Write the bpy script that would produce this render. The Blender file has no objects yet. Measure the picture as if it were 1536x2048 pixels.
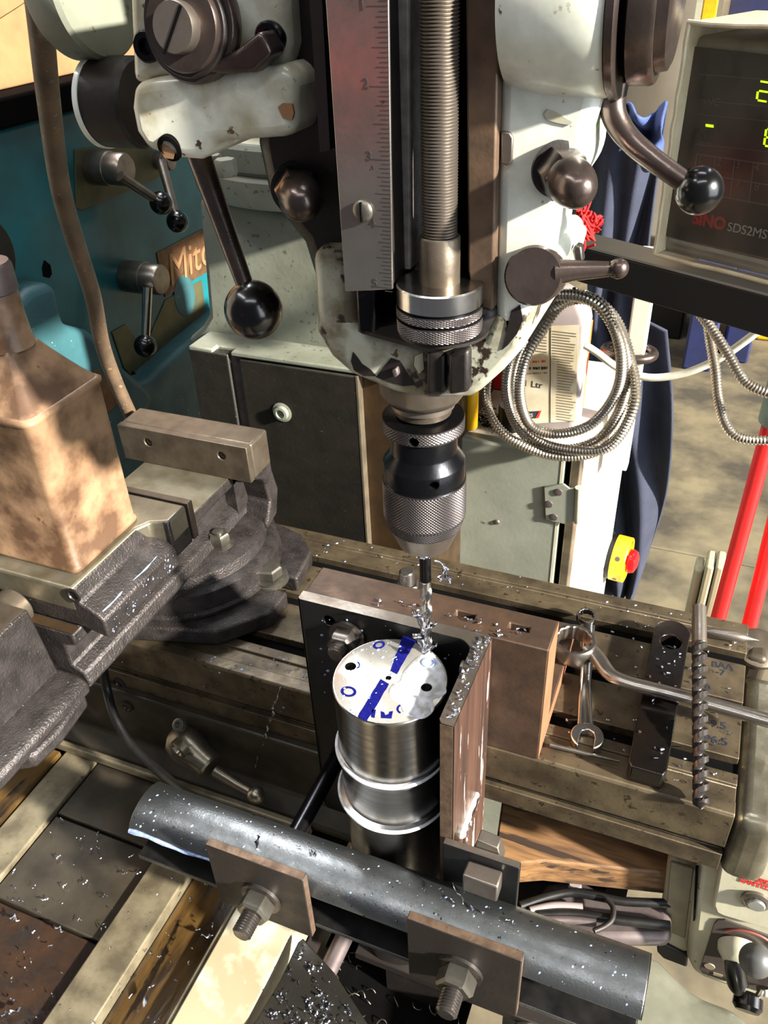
import bpy, bmesh, math, random
from mathutils import Vector, Matrix
random.seed(7)
D = bpy.data; SC = bpy.context.scene; COL = SC.collection
V = Vector
UP = (0, 0, 1)
# ---------------------------------------------------------------- camera
CR = ((0.92633109, 0.37466677, -0.03918571), (0.18569258, -0.54464622, -0.81785008), (-0.3277636, 0.75032346, -0.57409557))
CF = 1666.609; CP = V((-0.08243199, -0.44841307, 0.56242989))
cam = D.cameras.new('camera'); co = D.objects.new('camera', cam); COL.objects.link(co)
cam.sensor_fit = 'VERTICAL'; cam.sensor_height = 36; cam.lens = 36 * CF / 2048
cam.clip_start = 0.02; cam.clip_end = 50
m = Matrix([[CR[0][i], -CR[1][i], -CR[2][i], CP[i]] for i in range(3)] + [[0, 0, 0, 1]])
co.matrix_world = m
SC.camera = co
# ---------------------------------------------------------------- light
w = D.worlds.new('workshop'); SC.world = w; w.use_nodes = True
bg = w.node_tree.nodes['Background']; bg.inputs[0].default_value = (0.80, 0.86, 1.0, 1); bg.inputs[1].default_value = 0.12

def lamp(name, kind, loc, energy, color, aim=None, size=None, sizey=None, angle=None):
    l = D.lights.new(name, kind); l.energy = energy; l.color = color
    o = D.objects.new(name, l); COL.objects.link(o); o.location = loc
    if aim is not None:
        o.rotation_euler = (V(aim) - V(loc)).to_track_quat('-Z', 'Y').to_euler()
    if kind == 'AREA':
        l.shape = 'RECTANGLE'; l.size = size; l.size_y = sizey or size
    if angle is not None: l.angle = angle
    return o
SUN_DIR = V((0.89, -0.18, 0.42))
lamp('sun', 'SUN', SUN_DIR * 4, 18.5, (1.0, 0.94, 0.84), aim=(0, 0, 0), angle=math.radians(2.5))
lamp('roof_light', 'AREA', (-1.15, 1.30, 2.3), 40, (0.95, 0.97, 1.0), aim=(-.3, 0, 0), size=.55, sizey=.8)
lamp('open_door', 'AREA', (2.4, -0.7, 0.9), 80, (0.86, 0.93, 1.0), aim=(-0.3, 0, 0), size=2.4, sizey=2.4)
lamp('overhead_fill', 'AREA', (-0.5, 0.35, 2.3), 10, (0.95, 0.97, 1.0), aim=(-0.5, 0.3, 0), size=1.5, sizey=0.12)  # this and the next three: added overhead fill lamps, not known fittings
lamp('overhead_fill', 'AREA', (0.1, -1.2, 2.2), 9, (0.95, 0.97, 1.0), aim=(-0.3, 0, 0), size=1.5, sizey=0.12)
lamp('overhead_fill', 'AREA', (-1.4, -0.6, 2.2), 13, (0.97, 0.98, 1.0), aim=(-0.8, 0.3, 0), size=1.5, sizey=0.12)
lamp('overhead_fill', 'AREA', (0.6, 2.0, 2.4), 7, (1.0, 0.97, 0.9), aim=(0.2, 2.0, 0), size=1.5, sizey=0.12)
vs = SC.view_settings; SC.display_settings.display_device = 'sRGB'
vs.view_transform = 'Standard'; vs.look = 'None'; vs.gamma = 1; vs.exposure = 0.35
vs.use_curve_mapping = False

# ---------------------------------------------------------------- helpers
def W(px, py, x=None, y=None, z=None):
    """point of the photographed place seen at a photograph pixel, on a known world plane (metres)"""
    a, b = (px - 768) / CF, (py - 1024) / CF
    d = V([CR[0][i] * a + CR[1][i] * b + CR[2][i] for i in range(3)])
    t = (x - CP.x) / d.x if x is not None else (y - CP.y) / d.y if y is not None else (z - CP.z) / d.z
    return CP + d * t

def frame(ax):
    ax = V(ax).normalized(); u = ax.orthogonal().normalized(); return u, ax.cross(u), ax

class MB:
    def __init__(s): s.bm = bmesh.new()
    def face(s, pts):
        return s.bm.faces.new([s.bm.verts.new(p) for p in pts])
    def rings(s, rr, cap0=True, cap1=True, closed=False):
        vr = [[s.bm.verts.new(p) for p in r] for r in rr]
        n = len(vr[0]); k = len(vr)
        for i in range(k if closed else k - 1):
            a, b = vr[i], vr[(i + 1) % k]
            for j in range(n):
                s.bm.faces.new((a[j], a[(j + 1) % n], b[(j + 1) % n], b[j]))
        if not closed:
            if cap0: s.bm.faces.new(list(reversed(vr[0])))
            if cap1: s.bm.faces.new(vr[-1])
        return s
    def box(s, lo, hi):
        (a, b, c), (d, e, f) = lo, hi
        return s.rings([[V((a, b, c)), V((d, b, c)), V((d, e, c)), V((a, e, c))], [V((a, b, f)), V((d, b, f)), V((d, e, f)), V((a, e, f))]])
    def prism(s, pts, ax, a, b):
        def p(u, v, w_): return V((w_, u, v)) if ax == 'x' else V((u, w_, v)) if ax == 'y' else V((u, v, w_))
        return s.rings([[p(u, v, a) for u, v in pts], [p(u, v, b) for u, v in pts]])
    def slab(s, pts, d):
        d = V(d); return s.rings([[V(p) for p in pts], [V(p) + d for p in pts]])
    def lathe(s, prof, o, ax, seg=40, caps=True, ang=0.0):
        u, v, w_ = frame(ax); o = V(o)
        return s.rings([[o + w_ * h + (u * math.cos(2 * math.pi * j / seg + ang) + v * math.sin(2 * math.pi * j / seg + ang)) * max(r, 1e-5) for j in range(seg)] for r, h in prof], caps, caps)
    def cyl(s, p0, p1, r0, r1=None, seg=32, ang=0.0):
        p0, p1 = V(p0), V(p1); r1 = r0 if r1 is None else r1
        return s.lathe([(r0, 0), (r1, (p1 - p0).length)], p0, p1 - p0, seg, True, ang)
    def hexnut(s, p0, p1, r, ang=0.0):
        L = (V(p1) - V(p0)).length
        return s.lathe([(r * .9, 0), (r, L * .12), (r, L * .85), (r * .86, L)], p0, V(p1) - V(p0), 6, True, ang)
    def thread(s, p0, p1, r, pitch, depth=None, seg=28, tip=True):
        p0, p1 = V(p0), V(p1); L = (p1 - p0).length; depth = depth or pitch * .55
        n = max(2, int(L / pitch)); prof = [(r - depth, 0)]
        for i in range(n):
            h = L * i / n; q = L / n
            prof += [(r, h + q * .35), (r, h + q * .55), (r - depth, h + q * .95)]
        if tip: prof.append((r - depth * 1.6, L + pitch * .4))
        return s.lathe(prof, p0, p1 - p0, seg)
    def knurl(s, prof, o, ax, n=120, rows=14, h=0.0006):
        """diamond knurl along a (r,h) straight segment"""
        (r0, h0), (r1, h1) = prof; u, v, w_ = frame(ax); o = V(o); rr = []
        for i in range(rows + 1):
            t = i / rows; r = r0 + (r1 - r0) * t; hh = h0 + (h1 - h0) * t
            e = 0 if i in (0, rows) else 1
            rr.append([o + w_ * hh + (u * math.cos(2 * math.pi * j / n) + v * math.sin(2 * math.pi * j / n)) * (r + (h if (i + j) % 2 else -h) * e) for j in range(n)])
        vr = [[s.bm.verts.new(p) for p in r] for r in rr]
        for i in range(rows):
            for j in range(n):
                a, b, c, d = vr[i][j], vr[i][(j + 1) % n], vr[i + 1][(j + 1) % n], vr[i + 1][j]
                for q in (((a, b, d), (b, c, d)) if (i + j) % 2 == 0 else ((a, b, c), (a, c, d))): s.bm.faces.new(q)
        s.bm.faces.new(list(reversed(vr[0]))); s.bm.faces.new(vr[-1])
        return s
    def tube(s, pts, r, seg=12, closed=False, caps=True):
        pts = [V(p) for p in pts]; n = len(pts); rr = []
        t0 = (pts[1] - pts[0]).normalized(); u = t0.orthogonal().normalized()
        for i in range(n):
            a = pts[(i - 1) % n] if (closed or i > 0) else pts[i]; b = pts[(i + 1) % n] if (closed or i < n - 1) else pts[i]
            t = (b - a).normalized(); u = (u - t * u.dot(t)).normalized(); v = t.cross(u)
            q = r(i / (n - 1)) if callable(r) else (r[i] if isinstance(r, (list, tuple)) else r)
            rr.append([pts[i] + (u * math.cos(2 * math.pi * j / seg) + v * math.sin(2 * math.pi * j / seg)) * q for j in range(seg)])
        return s.rings(rr, caps, caps, closed)
    def sphere(s, c, r, sc=(1, 1, 1), seg=32, ring=18, rot=None):
        c = V(c); rr = []
        for i in range(ring + 1):
            a = math.pi * i / ring; q = max(math.sin(a), 1e-3)
            row = []
            for j in range(seg):
                p = V((math.cos(2 * math.pi * j / seg) * q * r * sc[0], math.sin(2 * math.pi * j / seg) * q * r * sc[1], -math.cos(a) * r * sc[2]))
                row.append(c + (rot @ p if rot else p))
            rr.append(row)
        return s.rings(rr)

def spline(P, n=8, closed=False):
    P = [V(p) for p in P]; out = []; k = len(P)
    for i in range(k if closed else k - 1):
        g = (lambda q: P[q % k]) if closed else (lambda q: P[min(max(q, 0), k - 1)])
        a, b, c, d = g(i - 1), g(i), g(i + 1), g(i + 2)
        for j in range(n):
            t = j / n
            out.append(0.5 * ((2 * b) + (c - a) * t + (2 * a - 5 * b + 4 * c - d) * t * t + (3 * b - a - 3 * c + d) * t ** 3))
    if not closed: out.append(P[-1])
    return out

def arc(c, r, a0, a1, n=8):
    return [(c[0] + r * math.cos(math.radians(a0 + (a1 - a0) * i / n)), c[1] + r * math.sin(math.radians(a0 + (a1 - a0) * i / n))) for i in range(n + 1)]

def tag(o, label=None, cat=None, group=None, kind=None):
    if label: o['label'] = label
    if cat: o['category'] = cat
    if group: o['group'] = group
    if kind: o['kind'] = kind
    return o

def thing(name, label, cat, loc, group=None):
    o = D.objects.new(name, None); COL.objects.link(o); o.location = loc; o.empty_display_size = .02
    return tag(o, label, cat, group)

def root_of(o):
    t = V((0, 0, 0))
    while o: t = t + o.location; o = o.parent
    return t

def obj(name, mb, mat, parent=None, bevel=0, smooth=38, label=None, seg=2, kind=None):
    """link a builder's mesh (written in world coordinates) as one object; the origin goes to the mesh's own centre of base"""
    bm = mb.bm
    bmesh.ops.remove_doubles(bm, verts=bm.verts, dist=1e-6)
    bmesh.ops.recalc_face_normals(bm, faces=bm.faces)
    lo = V([min(v.co[i] for v in bm.verts) for i in range(3)]); hi = V([max(v.co[i] for v in bm.verts) for i in range(3)])
    org = V(((lo.x + hi.x) / 2, (lo.y + hi.y) / 2, lo.z))
    for v in bm.verts: v.co -= org
    me = D.meshes.new(name); bm.to_mesh(me); bm.free()
    me.polygons.foreach_set('use_smooth', [True] * len(me.polygons))
    me.set_sharp_from_angle(angle=math.radians(smooth))
    o = D.objects.new(name, me); COL.objects.link(o)
    me.materials.append(mat)
    if parent: o.parent = parent; o.location = org - root_of(parent)
    else: o.location = org
    if bevel:
        b = o.modifiers.new('edge', 'BEVEL'); b.width = bevel; b.segments = seg; b.limit_method = 'ANGLE'; b.angle_limit = math.radians(35); b.harden_normals = False
    return tag(o, label, kind=kind)

def cut(o, *cutters):
    """real holes: boolean difference, cutters thrown away"""
    me = None
    for c in cutters:
        bm = c.bm; bmesh.ops.recalc_face_normals(bm, faces=bm.faces)
        m_ = D.meshes.new('cutter'); bm.to_mesh(m_); bm.free()
        t = D.objects.new('cutter', m_); COL.objects.link(t)
        b = o.modifiers.new('hole', 'BOOLEAN'); b.operation = 'DIFFERENCE'; b.object = t; b.solver = 'EXACT'
        if o.modifiers[0].type == 'BEVEL': o.modifiers.move(len(o.modifiers) - 1, 0)
        dg = bpy.context.evaluated_depsgraph_get(); dg.update()
        bev = [x for x in o.modifiers if x.type == 'BEVEL']
        for x in bev: x.show_viewport = False
        dg.update()
        nm = D.meshes.new_from_object(o.evaluated_get(dg))
        for x in bev: x.show_viewport = True
        o.modifiers.remove(b); old = o.data; o.data = nm; nm.name = old.name
        nm.polygons.foreach_set('use_smooth', [True] * len(nm.polygons)); nm.set_sharp_from_angle(angle=math.radians(38))
        D.objects.remove(t)
    return o

def text(name, s, size, loc, right, up, mat, parent, depth=.0003, align='CENTER', label=None, bold=0.0, shear=0):
    cu = D.curves.new('t', 'FONT'); cu.body = s; cu.size = size; cu.extrude = depth; cu.align_x = align; cu.align_y = 'CENTER'; cu.offset = bold; cu.shear = shear
    t = D.objects.new('t', cu); COL.objects.link(t)
    dg = bpy.context.evaluated_depsgraph_get(); dg.update()
    me = D.meshes.new_from_object(t.evaluated_get(dg)); D.objects.remove(t)
    r = V(right).normalized(); n = r.cross(V(up)).normalized(); u = n.cross(r)
    mt = Matrix((r, u, n)).transposed().to_4x4()
    me.transform(mt); me.materials.clear(); me.materials.append(mat)
    o = D.objects.new(name, me); COL.objects.link(o)
    if parent: o.parent = parent; o.location = V(loc) - root_of(parent)
    else: o.location = loc
    return tag(o, label)

# ---------------------------------------------------------------- materials
def lin(c):
    return tuple(((x / 12.92) if x <= .04045 else ((x + .055) / 1.055) ** 2.4) for x in c) + (1,)

def mat(name, c1, c2=None, scale=30, metal=0.0, rough=(.4, .6), bump=.0, bscale=250, chips=None, spots=None, detail=6, stretch=None, coat=0, emit=None, contrast=(.35, .65), ior=None, aniso=0):
    """two-tone noise material; chips=(colour, scale, threshold) worn patches; spots=(colour, scale, threshold) small specks. Colours are sRGB 0..1"""
    m_ = D.materials.new(name); m_.use_nodes = True; nt = m_.node_tree; N = nt.nodes; L = nt.links
    b = N['Principled BSDF']
    tc = N.new('ShaderNodeTexCoord'); src = tc.outputs['Object']
    if stretch:
        mp = N.new('ShaderNodeMapping'); mp.inputs['Scale'].default_value = stretch; L.new(src, mp.inputs[0]); src = mp.outputs[0]
    def noise(sc, det=6, rg=.55):
        n = N.new('ShaderNodeTexNoise'); n.inputs['Scale'].default_value = sc; n.inputs['Detail'].default_value = det; n.inputs['Roughness'].default_value = rg
        L.new(src, n.inputs['Vector']); return n.outputs['Fac']
    def ramp(f, a, b_, ca=(0, 0, 0, 1), cb=(1, 1, 1, 1)):
        r = N.new('ShaderNodeValToRGB'); r.color_ramp.elements[0].position = a; r.color_ramp.elements[1].position = b_
        r.color_ramp.elements[0].color = ca; r.color_ramp.elements[1].color = cb; L.new(f, r.inputs[0]); return r.outputs[0]
    def mix(f, a, b_):
        x = N.new('ShaderNodeMix'); x.data_type = 'RGBA'; L.new(f, x.inputs[0])
        for k, q in ((6, a), (7, b_)):
            if isinstance(q, tuple): x.inputs[k].default_value = q
            else: L.new(q, x.inputs[k])
        return x.outputs[2]
    col = lin(c1)
    n1 = noise(scale, detail)
    if c2: col = mix(ramp(n1, *contrast), lin(c1), lin(c2))
    rr = N.new('ShaderNodeMapRange'); rr.inputs['To Min'].default_value = rough[0]; rr.inputs['To Max'].default_value = rough[1]
    rr.inputs['From Min'].default_value = .3; rr.inputs['From Max'].default_value = .7
    L.new(n1, rr.inputs[0]); L.new(rr.outputs[0], b.inputs['Roughness'])
    b.inputs['Metallic'].default_value = metal
    for ch in (chips or ()), (spots or ()):
        if ch:
            fc = ramp(noise(ch[1], 5, .6), ch[2], ch[2] + .03)
            col = mix(fc, col, lin(ch[0]))
    if isinstance(col, tuple): b.inputs['Base Color'].default_value = col
    else: L.new(col, b.inputs['Base Color'])
    if bump:
        bp = N.new('ShaderNodeBump'); bp.inputs['Strength'].default_value = bump; bp.inputs['Distance'].default_value = .002
        L.new(noise(bscale, 4), bp.inputs['Height']); L.new(bp.outputs[0], b.inputs['Normal'])
    if coat: b.inputs['Coat Weight'].default_value = coat; b.inputs['Coat Roughness'].default_value = .08
    if aniso: b.inputs['Anisotropic'].default_value = aniso
    if emit:
        b.inputs['Emission Color'].default_value = lin(emit[0]); b.inputs['Emission Strength'].default_value = emit[1]
    return m_

MT = dict(
 table=mat('worn_table_steel', (.38, .335, .26), (.23, .195, .145), 34, .55, (.34, .55), .10, 300, spots=((.20, .16, .12), 120, .62)),
 table_dark=mat('oily_table_side', (.30, .27, .22), (.23, .20, .16), 18, .6, (.38, .55), .12, 300, spots=((.12, .10, .08), 150, .66)),
 rim=mat('worn_rim_steel', (.36, .32, .25), (.25, .215, .165), 30, .6, (.4, .6), .15, 300),
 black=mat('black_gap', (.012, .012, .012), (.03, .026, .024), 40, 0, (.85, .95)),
 enamel=mat('chipped_white_enamel', (.86, .87, .83), (.74, .75, .69), 40, 0, (.22, .38), .05, 60, chips=((.40, .31, .21), 44, .665), spots=((.36, .28, .19), 160, .675), coat=.3),
 enamel_dirty=mat('greasy_white_enamel', (.64, .64, .57), (.42, .39, .31), 46, 0, (.28, .5), .06, 90, chips=((.17, .13, .10), 52, .56), spots=((.30, .24, .17), 150, .64), contrast=(.42, .6)),
 grease=mat('greasy_dark_casting', (.16, .14, .13), (.09, .075, .07), 25, .3, (.35, .55), .15, 200),
 bronze=mat('dark_brown_steel', (.40, .35, .33), (.30, .26, .24), 60, .85, (.20, .36), .06, 300),
 ball=mat('black_bakelite', (.022, .019, .019), (.03, .026, .025), 60, 0, (.18, .26), coat=.12),
 polished=mat('polished_steel', (.80, .79, .77), (.72, .70, .67), 60, 1, (.14, .26), .02, 400),
 turned=mat('turned_steel', (.70, .69, .68), (.60, .59, .57), 30, 1, (.16, .27), .05, 900, stretch=(.3, .3, 8), aniso=.4),
 dullsteel=mat('dull_steel', (.58, .55, .51), (.46, .42, .38), 40, .9, (.28, .45), .06, 300),
 scale_=mat('satin_scale_steel', (.62, .60, .57), (.52, .50, .47), 30, .9, (.20, .30), .04, 400, spots=((.40, .34, .27), 160, .68)),
 knurl=mat('knurled_steel', (.36, .34, .335), (.29, .27, .27), 50, .9, (.32, .45)),
 blackox=mat('blued_steel', (.17, .17, .18), (.12, .12, .13), 40, .9, (.18, .32), .04, 300),
 blackplate=mat('black_painted_steel', (.10, .10, .105), (.07, .07, .07), 60, .4, (.28, .45), .06, 400),
 beam=mat('mill_scale_steel', (.50, .51, .51), (.40, .41, .41), 60, .95, (.30, .42), .12, 500, spots=((.12, .11, .1), 260, .66)),
 brownplate=mat('browned_plate', (.155, .13, .115), (.105, .09, .08), 60, .3, (.42, .62), .1, 300),
 rustedge=mat('rusty_edge', (.42, .345, .28), (.30, .235, .19), 90, .5, (.45, .6), .15, 300),
 angleface=mat('scuffed_red_oxide_steel', (.32, .23, .19), (.175, .12, .10), 90, .2, (.3, .5), .1, 300, stretch=(1, 1, .08), spots=((.80, .74, .69), 110, .62)),
 angleplate=mat('brown_cast_iron', (.315, .24, .185), (.215, .165, .13), 44, .4, (.42, .58), .12, 300),
 orange=mat('sunlit_brown_side', (.66, .46, .34), (.56, .38, .27), 30, .5, (.4, .55), .08, 300),
 vice=mat('vice_cast_iron', (.25, .23, .225), (.145, .13, .125), 70, .55, (.30, .5), .5, 520, spots=((.55, .55, .56), 420, .68)),
 vicetop=mat('vice_ground_steel', (.53, .51, .44), (.38, .35, .28), 36, .75, (.3, .45), .05, 300, spots=((.8, .78, .75), 220, .72)),
 jaw=mat('jaw_steel', (.42, .385, .335), (.32, .28, .235), 50, .75, (.32, .45), .06, 300),
 bolt=mat('bolt_steel', (.47, .455, .42), (.34, .33, .30), 60, .85, (.28, .42), .06, 400),
 darkbolt=mat('dark_bolt_steel', (.40, .38, .36), (.28, .26, .25), 60, .85, (.25, .4), .06, 400),
 can=mat('grimy_tan_tin', (.54, .43, .33), (.30, .215, .15), 30, .1, (.3, .5), .12, 150, chips=((.34, .24, .16), 46, .66), spots=((.26, .17, .11), 260, .68), contrast=(.38, .62)),
 cap=mat('grey_cap', (.42, .38, .37), (.34, .3, .3), 80, .6, (.4, .55)),
 teal=mat('teal_lathe_paint', (.03, .36, .39), (.05, .29, .31), 14, 0, (.28, .42), .05, 80, spots=((.72, .80, .78), 240, .75), coat=.2),
 teal_dusty=mat('dusty_teal_paint', (.17, .32, .34), (.12, .26, .28), 16, 0, (.45, .6), .1, 200, spots=((.70, .74, .72), 200, .68)),
 olive=mat('olive_brass_plate', (.36, .35, .24), (.30, .30, .22), 25, .5, (.38, .5), .05, 200),
 copper=mat('worn_copper_plate', (.48, .36, .26), (.36, .27, .19), 40, .6, (.35, .5), .08, 200),
 copper_lt=mat('raised_letter', (.62, .48, .34), None, 40, .5, (.35, .5)),
 grey=mat('grey_green_paint', (.45, .46, .41), (.37, .38, .33), 16, 0, (.4, .55), .12, 160, spots=((.30, .29, .25), 140, .63)),
 cream=mat('grey_cream_paint', (.72, .71, .62), (.62, .61, .52), 20, 0, (.4, .55), .08, 160, spots=((.4, .38, .3), 150, .67)),
 slide=mat('oily_slideway', (.165, .15, .125), (.095, .088, .073), 30, .35, (.36, .55), .12, 220, spots=((.42, .40, .36), 260, .69)),
 slide_edge=mat('slideway_edge', (.55, .50, .42), (.4, .36, .3), 40, .7, (.3, .5)),
 slide_brown=mat('brown_slideway', (.29, .22, .145), (.19, .145, .095), 24, .5, (.3, .5), .08, 200),
 cab=mat('cabinet_paint', (.50, .51, .46), (.44, .45, .40), 14, 0, (.4, .55), .08, 160, chips=((.28, .25, .2), 34, .69), spots=((.62, .62, .56), 200, .7)),
 cabwhite=mat('sunlit_cabinet_side', (.80, .79, .74), (.74, .73, .68), 10, 0, (.4, .55)),  # whiter than the door: sunlight put into the colour of the cabinet side
 conduit=mat('steel_conduit', (.72, .69, .64), (.6, .57, .52), 60, .9, (.22, .34)),
 whitecable=mat('white_cable', (.80, .79, .73), (.70, .68, .6), 60, 0, (.4, .5)),
 hose=mat('brown_dirty_hose', (.36, .29, .22), (.26, .21, .165), 40, 0, (.45, .6), .2, 400, spots=((.44, .36, .26), 160, .62)),
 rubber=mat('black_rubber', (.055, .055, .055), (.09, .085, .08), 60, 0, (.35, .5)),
 cardboard=mat('cardboard', (.52, .37, .235), (.46, .325, .20), 30, 0, (.7, .8), .05, 200),
 cloth=mat('navy_overalls', (.14, .16, .23), (.10, .12, .18), 14, 0, (.8, .95), .3, 500),
 cloth2=mat('blue_overalls', (.20, .27, .46), (.15, .20, .36), 14, 0, (.8, .95), .3, 500),
 redcloth=mat('red_wool', (.80, .07, .06), (.55, .03, .03), 120, 0, (.8, .95), .5, 500),
 bottle=mat('grey_plastic', (.52, .48, .47), (.46, .42, .41), 20, 0, (.35, .5)),
 label_=mat('dirty_paper_label', (.80, .77, .68), (.70, .64, .52), 24, 0, (.5, .6), 0, 100, chips=((.50, .42, .30), 40, .67)),
 ink=mat('print_ink', (.16, .15, .14), None, 40, 0, (.5, .6)),
 greyink=mat('faded_ink', (.45, .42, .36), None, 40, 0, (.5, .6)),
 redink=mat('red_ink', (.80, .14, .12), None, 40, 0, (.5, .6)),
 blueink=mat('blue_marker', (.035, .045, .28), (.07, .08, .40), 400, 0, (.65, .8)),
 paleblue=mat('diluted_blue_marker', (.45, .55, .80), (.55, .62, .84), 300, 0, (.3, .4)),
 navyink=mat('faded_marker', (.07, .09, .15), (.13, .14, .18), 300, 0, (.4, .6)),
 orangeband=mat('orange_label', (.90, .38, .12), None, 30, 0, (.4, .5)),
 yellow=mat('yellow_plastic', (.90, .70, .08), (.82, .60, .06), 30, 0, (.32, .5), .05, 200),
 red=mat('red_paint', (.85, .10, .10), (.78, .08, .08), 20, 0, (.3, .45), 0, 100, chips=((.28, .14, .12), 30, .66)),
 redplastic=mat('red_button', (.88, .05, .07), None, 30, 0, (.2, .3), coat=.5),
 concrete=mat('concrete_floor', (.42, .385, .30), (.20, .18, .14), 5.5, 0, (.55, .8), .1, 60, detail=12, spots=((.52, .48, .38), 60, .70), contrast=(.36, .64)),
 wall=mat('painted_wall', (.56, .53, .48), (.50, .47, .42), 3, 0, (.7, .85)),
 wood=mat('oily_plank', (.52, .385, .245), (.29, .20, .12), 130, 0, (.5, .7), .3, 200, stretch=(.10, 1, 1), chips=((.17, .12, .08), 60, .58)),
 timber=mat('pale_timber', (.66, .62, .50), (.56, .52, .42), 50, 0, (.6, .8), .1, 200, stretch=(1, 1, .06)),
 knee=mat('oily_knee_way', (.49, .455, .37), (.32, .29, .225), 40, .4, (.35, .5), .06, 200, spots=((.28, .24, .18), 170, .66)),
 kneedark=mat('dark_knee_plate', (.27, .245, .205), (.165, .145, .115), 26, .5, (.32, .5), .06, 200),
 kneeoil=mat('brown_oil_film', (.36, .27, .14), (.13, .09, .055), 60, .2, (.12, .3), .2, 120, stretch=(1, .22, 1), coat=.5, spots=((.10, .075, .05), 40, .58)),
 kneebright=mat('sunlit_knee_way', (.80, .78, .69), (.60, .55, .44), 34, .15, (.35, .5), .05, 200, contrast=(.25, .5)),  # pale tone lightened to stand in for a sun patch on this way
 saddle=mat('oily_saddle', (.245, .225, .185), (.165, .15, .12), 34, .4, (.35, .5), .08, 200),
 lever=mat('worn_steel_lever', (.56, .53, .47), (.44, .41, .35), 40, .9, (.25, .38), .06, 300),
 feed=mat('feed_unit_paint', (.72, .70, .61), (.64, .62, .53), 18, 0, (.32, .45), .06, 160, spots=((.42, .38, .3), 120, .68)),
 feed_dark=mat('grimy_feed_unit', (.50, .47, .38), (.40, .37, .29), 22, 0, (.4, .55), .06, 160, spots=((.22, .18, .13), 60, .64)),
 casting=mat('polished_bracket', (.50, .48, .42), (.38, .36, .30), 40, .7, (.2, .38), .08, 200),
 shroud=mat('grey_green_gloss', (.48, .48, .42), (.34, .34, .29), 14, .1, (.22, .36), .06, 150),
 panel=mat('brown_panel', (.26, .23, .21), (.22, .19, .18), 40, 0, (.35, .5)),
 slate=mat('slate_plastic', (.26, .26, .255), (.23, .23, .225), 60, 0, (.4, .5)),
 strap=mat('oily_black_strap', (.10, .075, .06), (.05, .04, .035), 30, .4, (.14, .32), .1, 200, coat=.3),
 dro=mat('dro_casing', (.58, .57, .52), (.50, .49, .44), 30, 0, (.4, .5)),
 droface=mat('dro_face', (.085, .08, .075), (.11, .10, .09), 30, 0, (.25, .4)),
 led=mat('lit_green_segment', (.60, .95, .0), None, 30, 0, (.5, .5), emit=((.72, 1.0, .02), 1.6)),
 dimline=mat('dim_printing', (.27, .25, .23), None, 30, 0, (.5, .5)),
 dimred=mat('dim_red_print', (.48, .11, .10), None, 30, 0, (.5, .5)),
 arm=mat('anthracite_rail', (.15, .15, .15), (.13, .13, .13), 30, .2, (.42, .55)),
 alu=mat('aluminium_edge', (.70, .70, .68), None, 30, .8, (.3, .4)),
 swarf=mat('aluminium_swarf', (.85, .86, .90), (.70, .72, .78), 200, 1, (.12, .3)),
 drop=mat('milky_coolant', (.42, .49, .63), (.56, .62, .74), 300, 0, (.08, .15)),
 milk=mat('milky_coolant_pool', (.80, .81, .84), (.62, .62, .61), 120, 0, (.08, .22), .1, 60, coat=.4, contrast=(.38, .62)),
 paintstick=mat('white_paint_stick', (.92, .90, .87), (.8, .78, .74), 100, 0, (.5, .6), .3, 300),
 bluebin=mat('blue_crate', (.13, .16, .33), (.10, .12, .26), 20, 0, (.5, .6)),
 kneerust=mat('rusty_oil_film', (.22, .155, .11), (.12, .09, .07), 40, .2, (.14, .34), .2, 160, coat=.3),
 gear=mat('greasy_cream_enamel', (.80, .80, .74), (.62, .59, .49), 44, 0, (.22, .4), .05, 60, chips=((.36, .27, .18), 60, .655), spots=((.30, .22, .14), 190, .66), coat=.3, contrast=(.42, .66)),
 satin=mat('satin_chrome', (.72, .69, .65), (.62, .59, .55), 60, 1, (.26, .36), .02, 400),
 fadedred=mat('faded_red_print', (.55, .24, .20), (.42, .22, .19), 60, 0, (.5, .6)),
 rail=mat('bare_rail', (.66, .64, .63), (.55, .53, .52), 200, .35, (.3, .42)),
 ribm=mat('brown_machined_rib', (.40, .32, .25), (.27, .215, .17), 60, .3, (.38, .55), .08, 300),
 face_top=mat('faced_aluminium', (.84, .83, .80), (.72, .70, .65), 50, .75, (.24, .4), .05, 500),
)
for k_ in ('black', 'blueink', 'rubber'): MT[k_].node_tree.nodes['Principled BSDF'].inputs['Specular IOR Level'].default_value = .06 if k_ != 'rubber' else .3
# clear dusty plastic cover
pm = D.materials.new('clear_plastic_cover'); pm.use_nodes = True; nt = pm.node_tree
for n in list(nt.nodes): nt.nodes.remove(n)
out = nt.nodes.new('ShaderNodeOutputMaterial'); tr = nt.nodes.new('ShaderNodeBsdfTransparent'); gl = nt.nodes.new('ShaderNodeBsdfPrincipled')
tcn = nt.nodes.new('ShaderNodeTexCoord'); nz = nt.nodes.new('ShaderNodeTexNoise'); nz.inputs['Scale'].default_value = 22; nz.inputs['Detail'].default_value = 8
mr = nt.nodes.new('ShaderNodeMapRange'); mr.inputs['From Min'].default_value = .35; mr.inputs['From Max'].default_value = .8; mr.inputs['To Min'].default_value = .01; mr.inputs['To Max'].default_value = .10
gl.inputs['Base Color'].default_value = lin((.72, .68, .58)); gl.inputs['Roughness'].default_value = .18
mx = nt.nodes.new('ShaderNodeMixShader'); nt.links.new(tcn.outputs['Object'], nz.inputs['Vector']); nt.links.new(nz.outputs['Fac'], mr.inputs[0])
nt.links.new(mr.outputs[0], mx.inputs[0]); nt.links.new(tr.outputs[0], mx.inputs[1]); nt.links.new(gl.outputs[0], mx.inputs[2]); nt.links.new(mx.outputs[0], out.inputs[0])
MT['clear'] = pm
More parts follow.
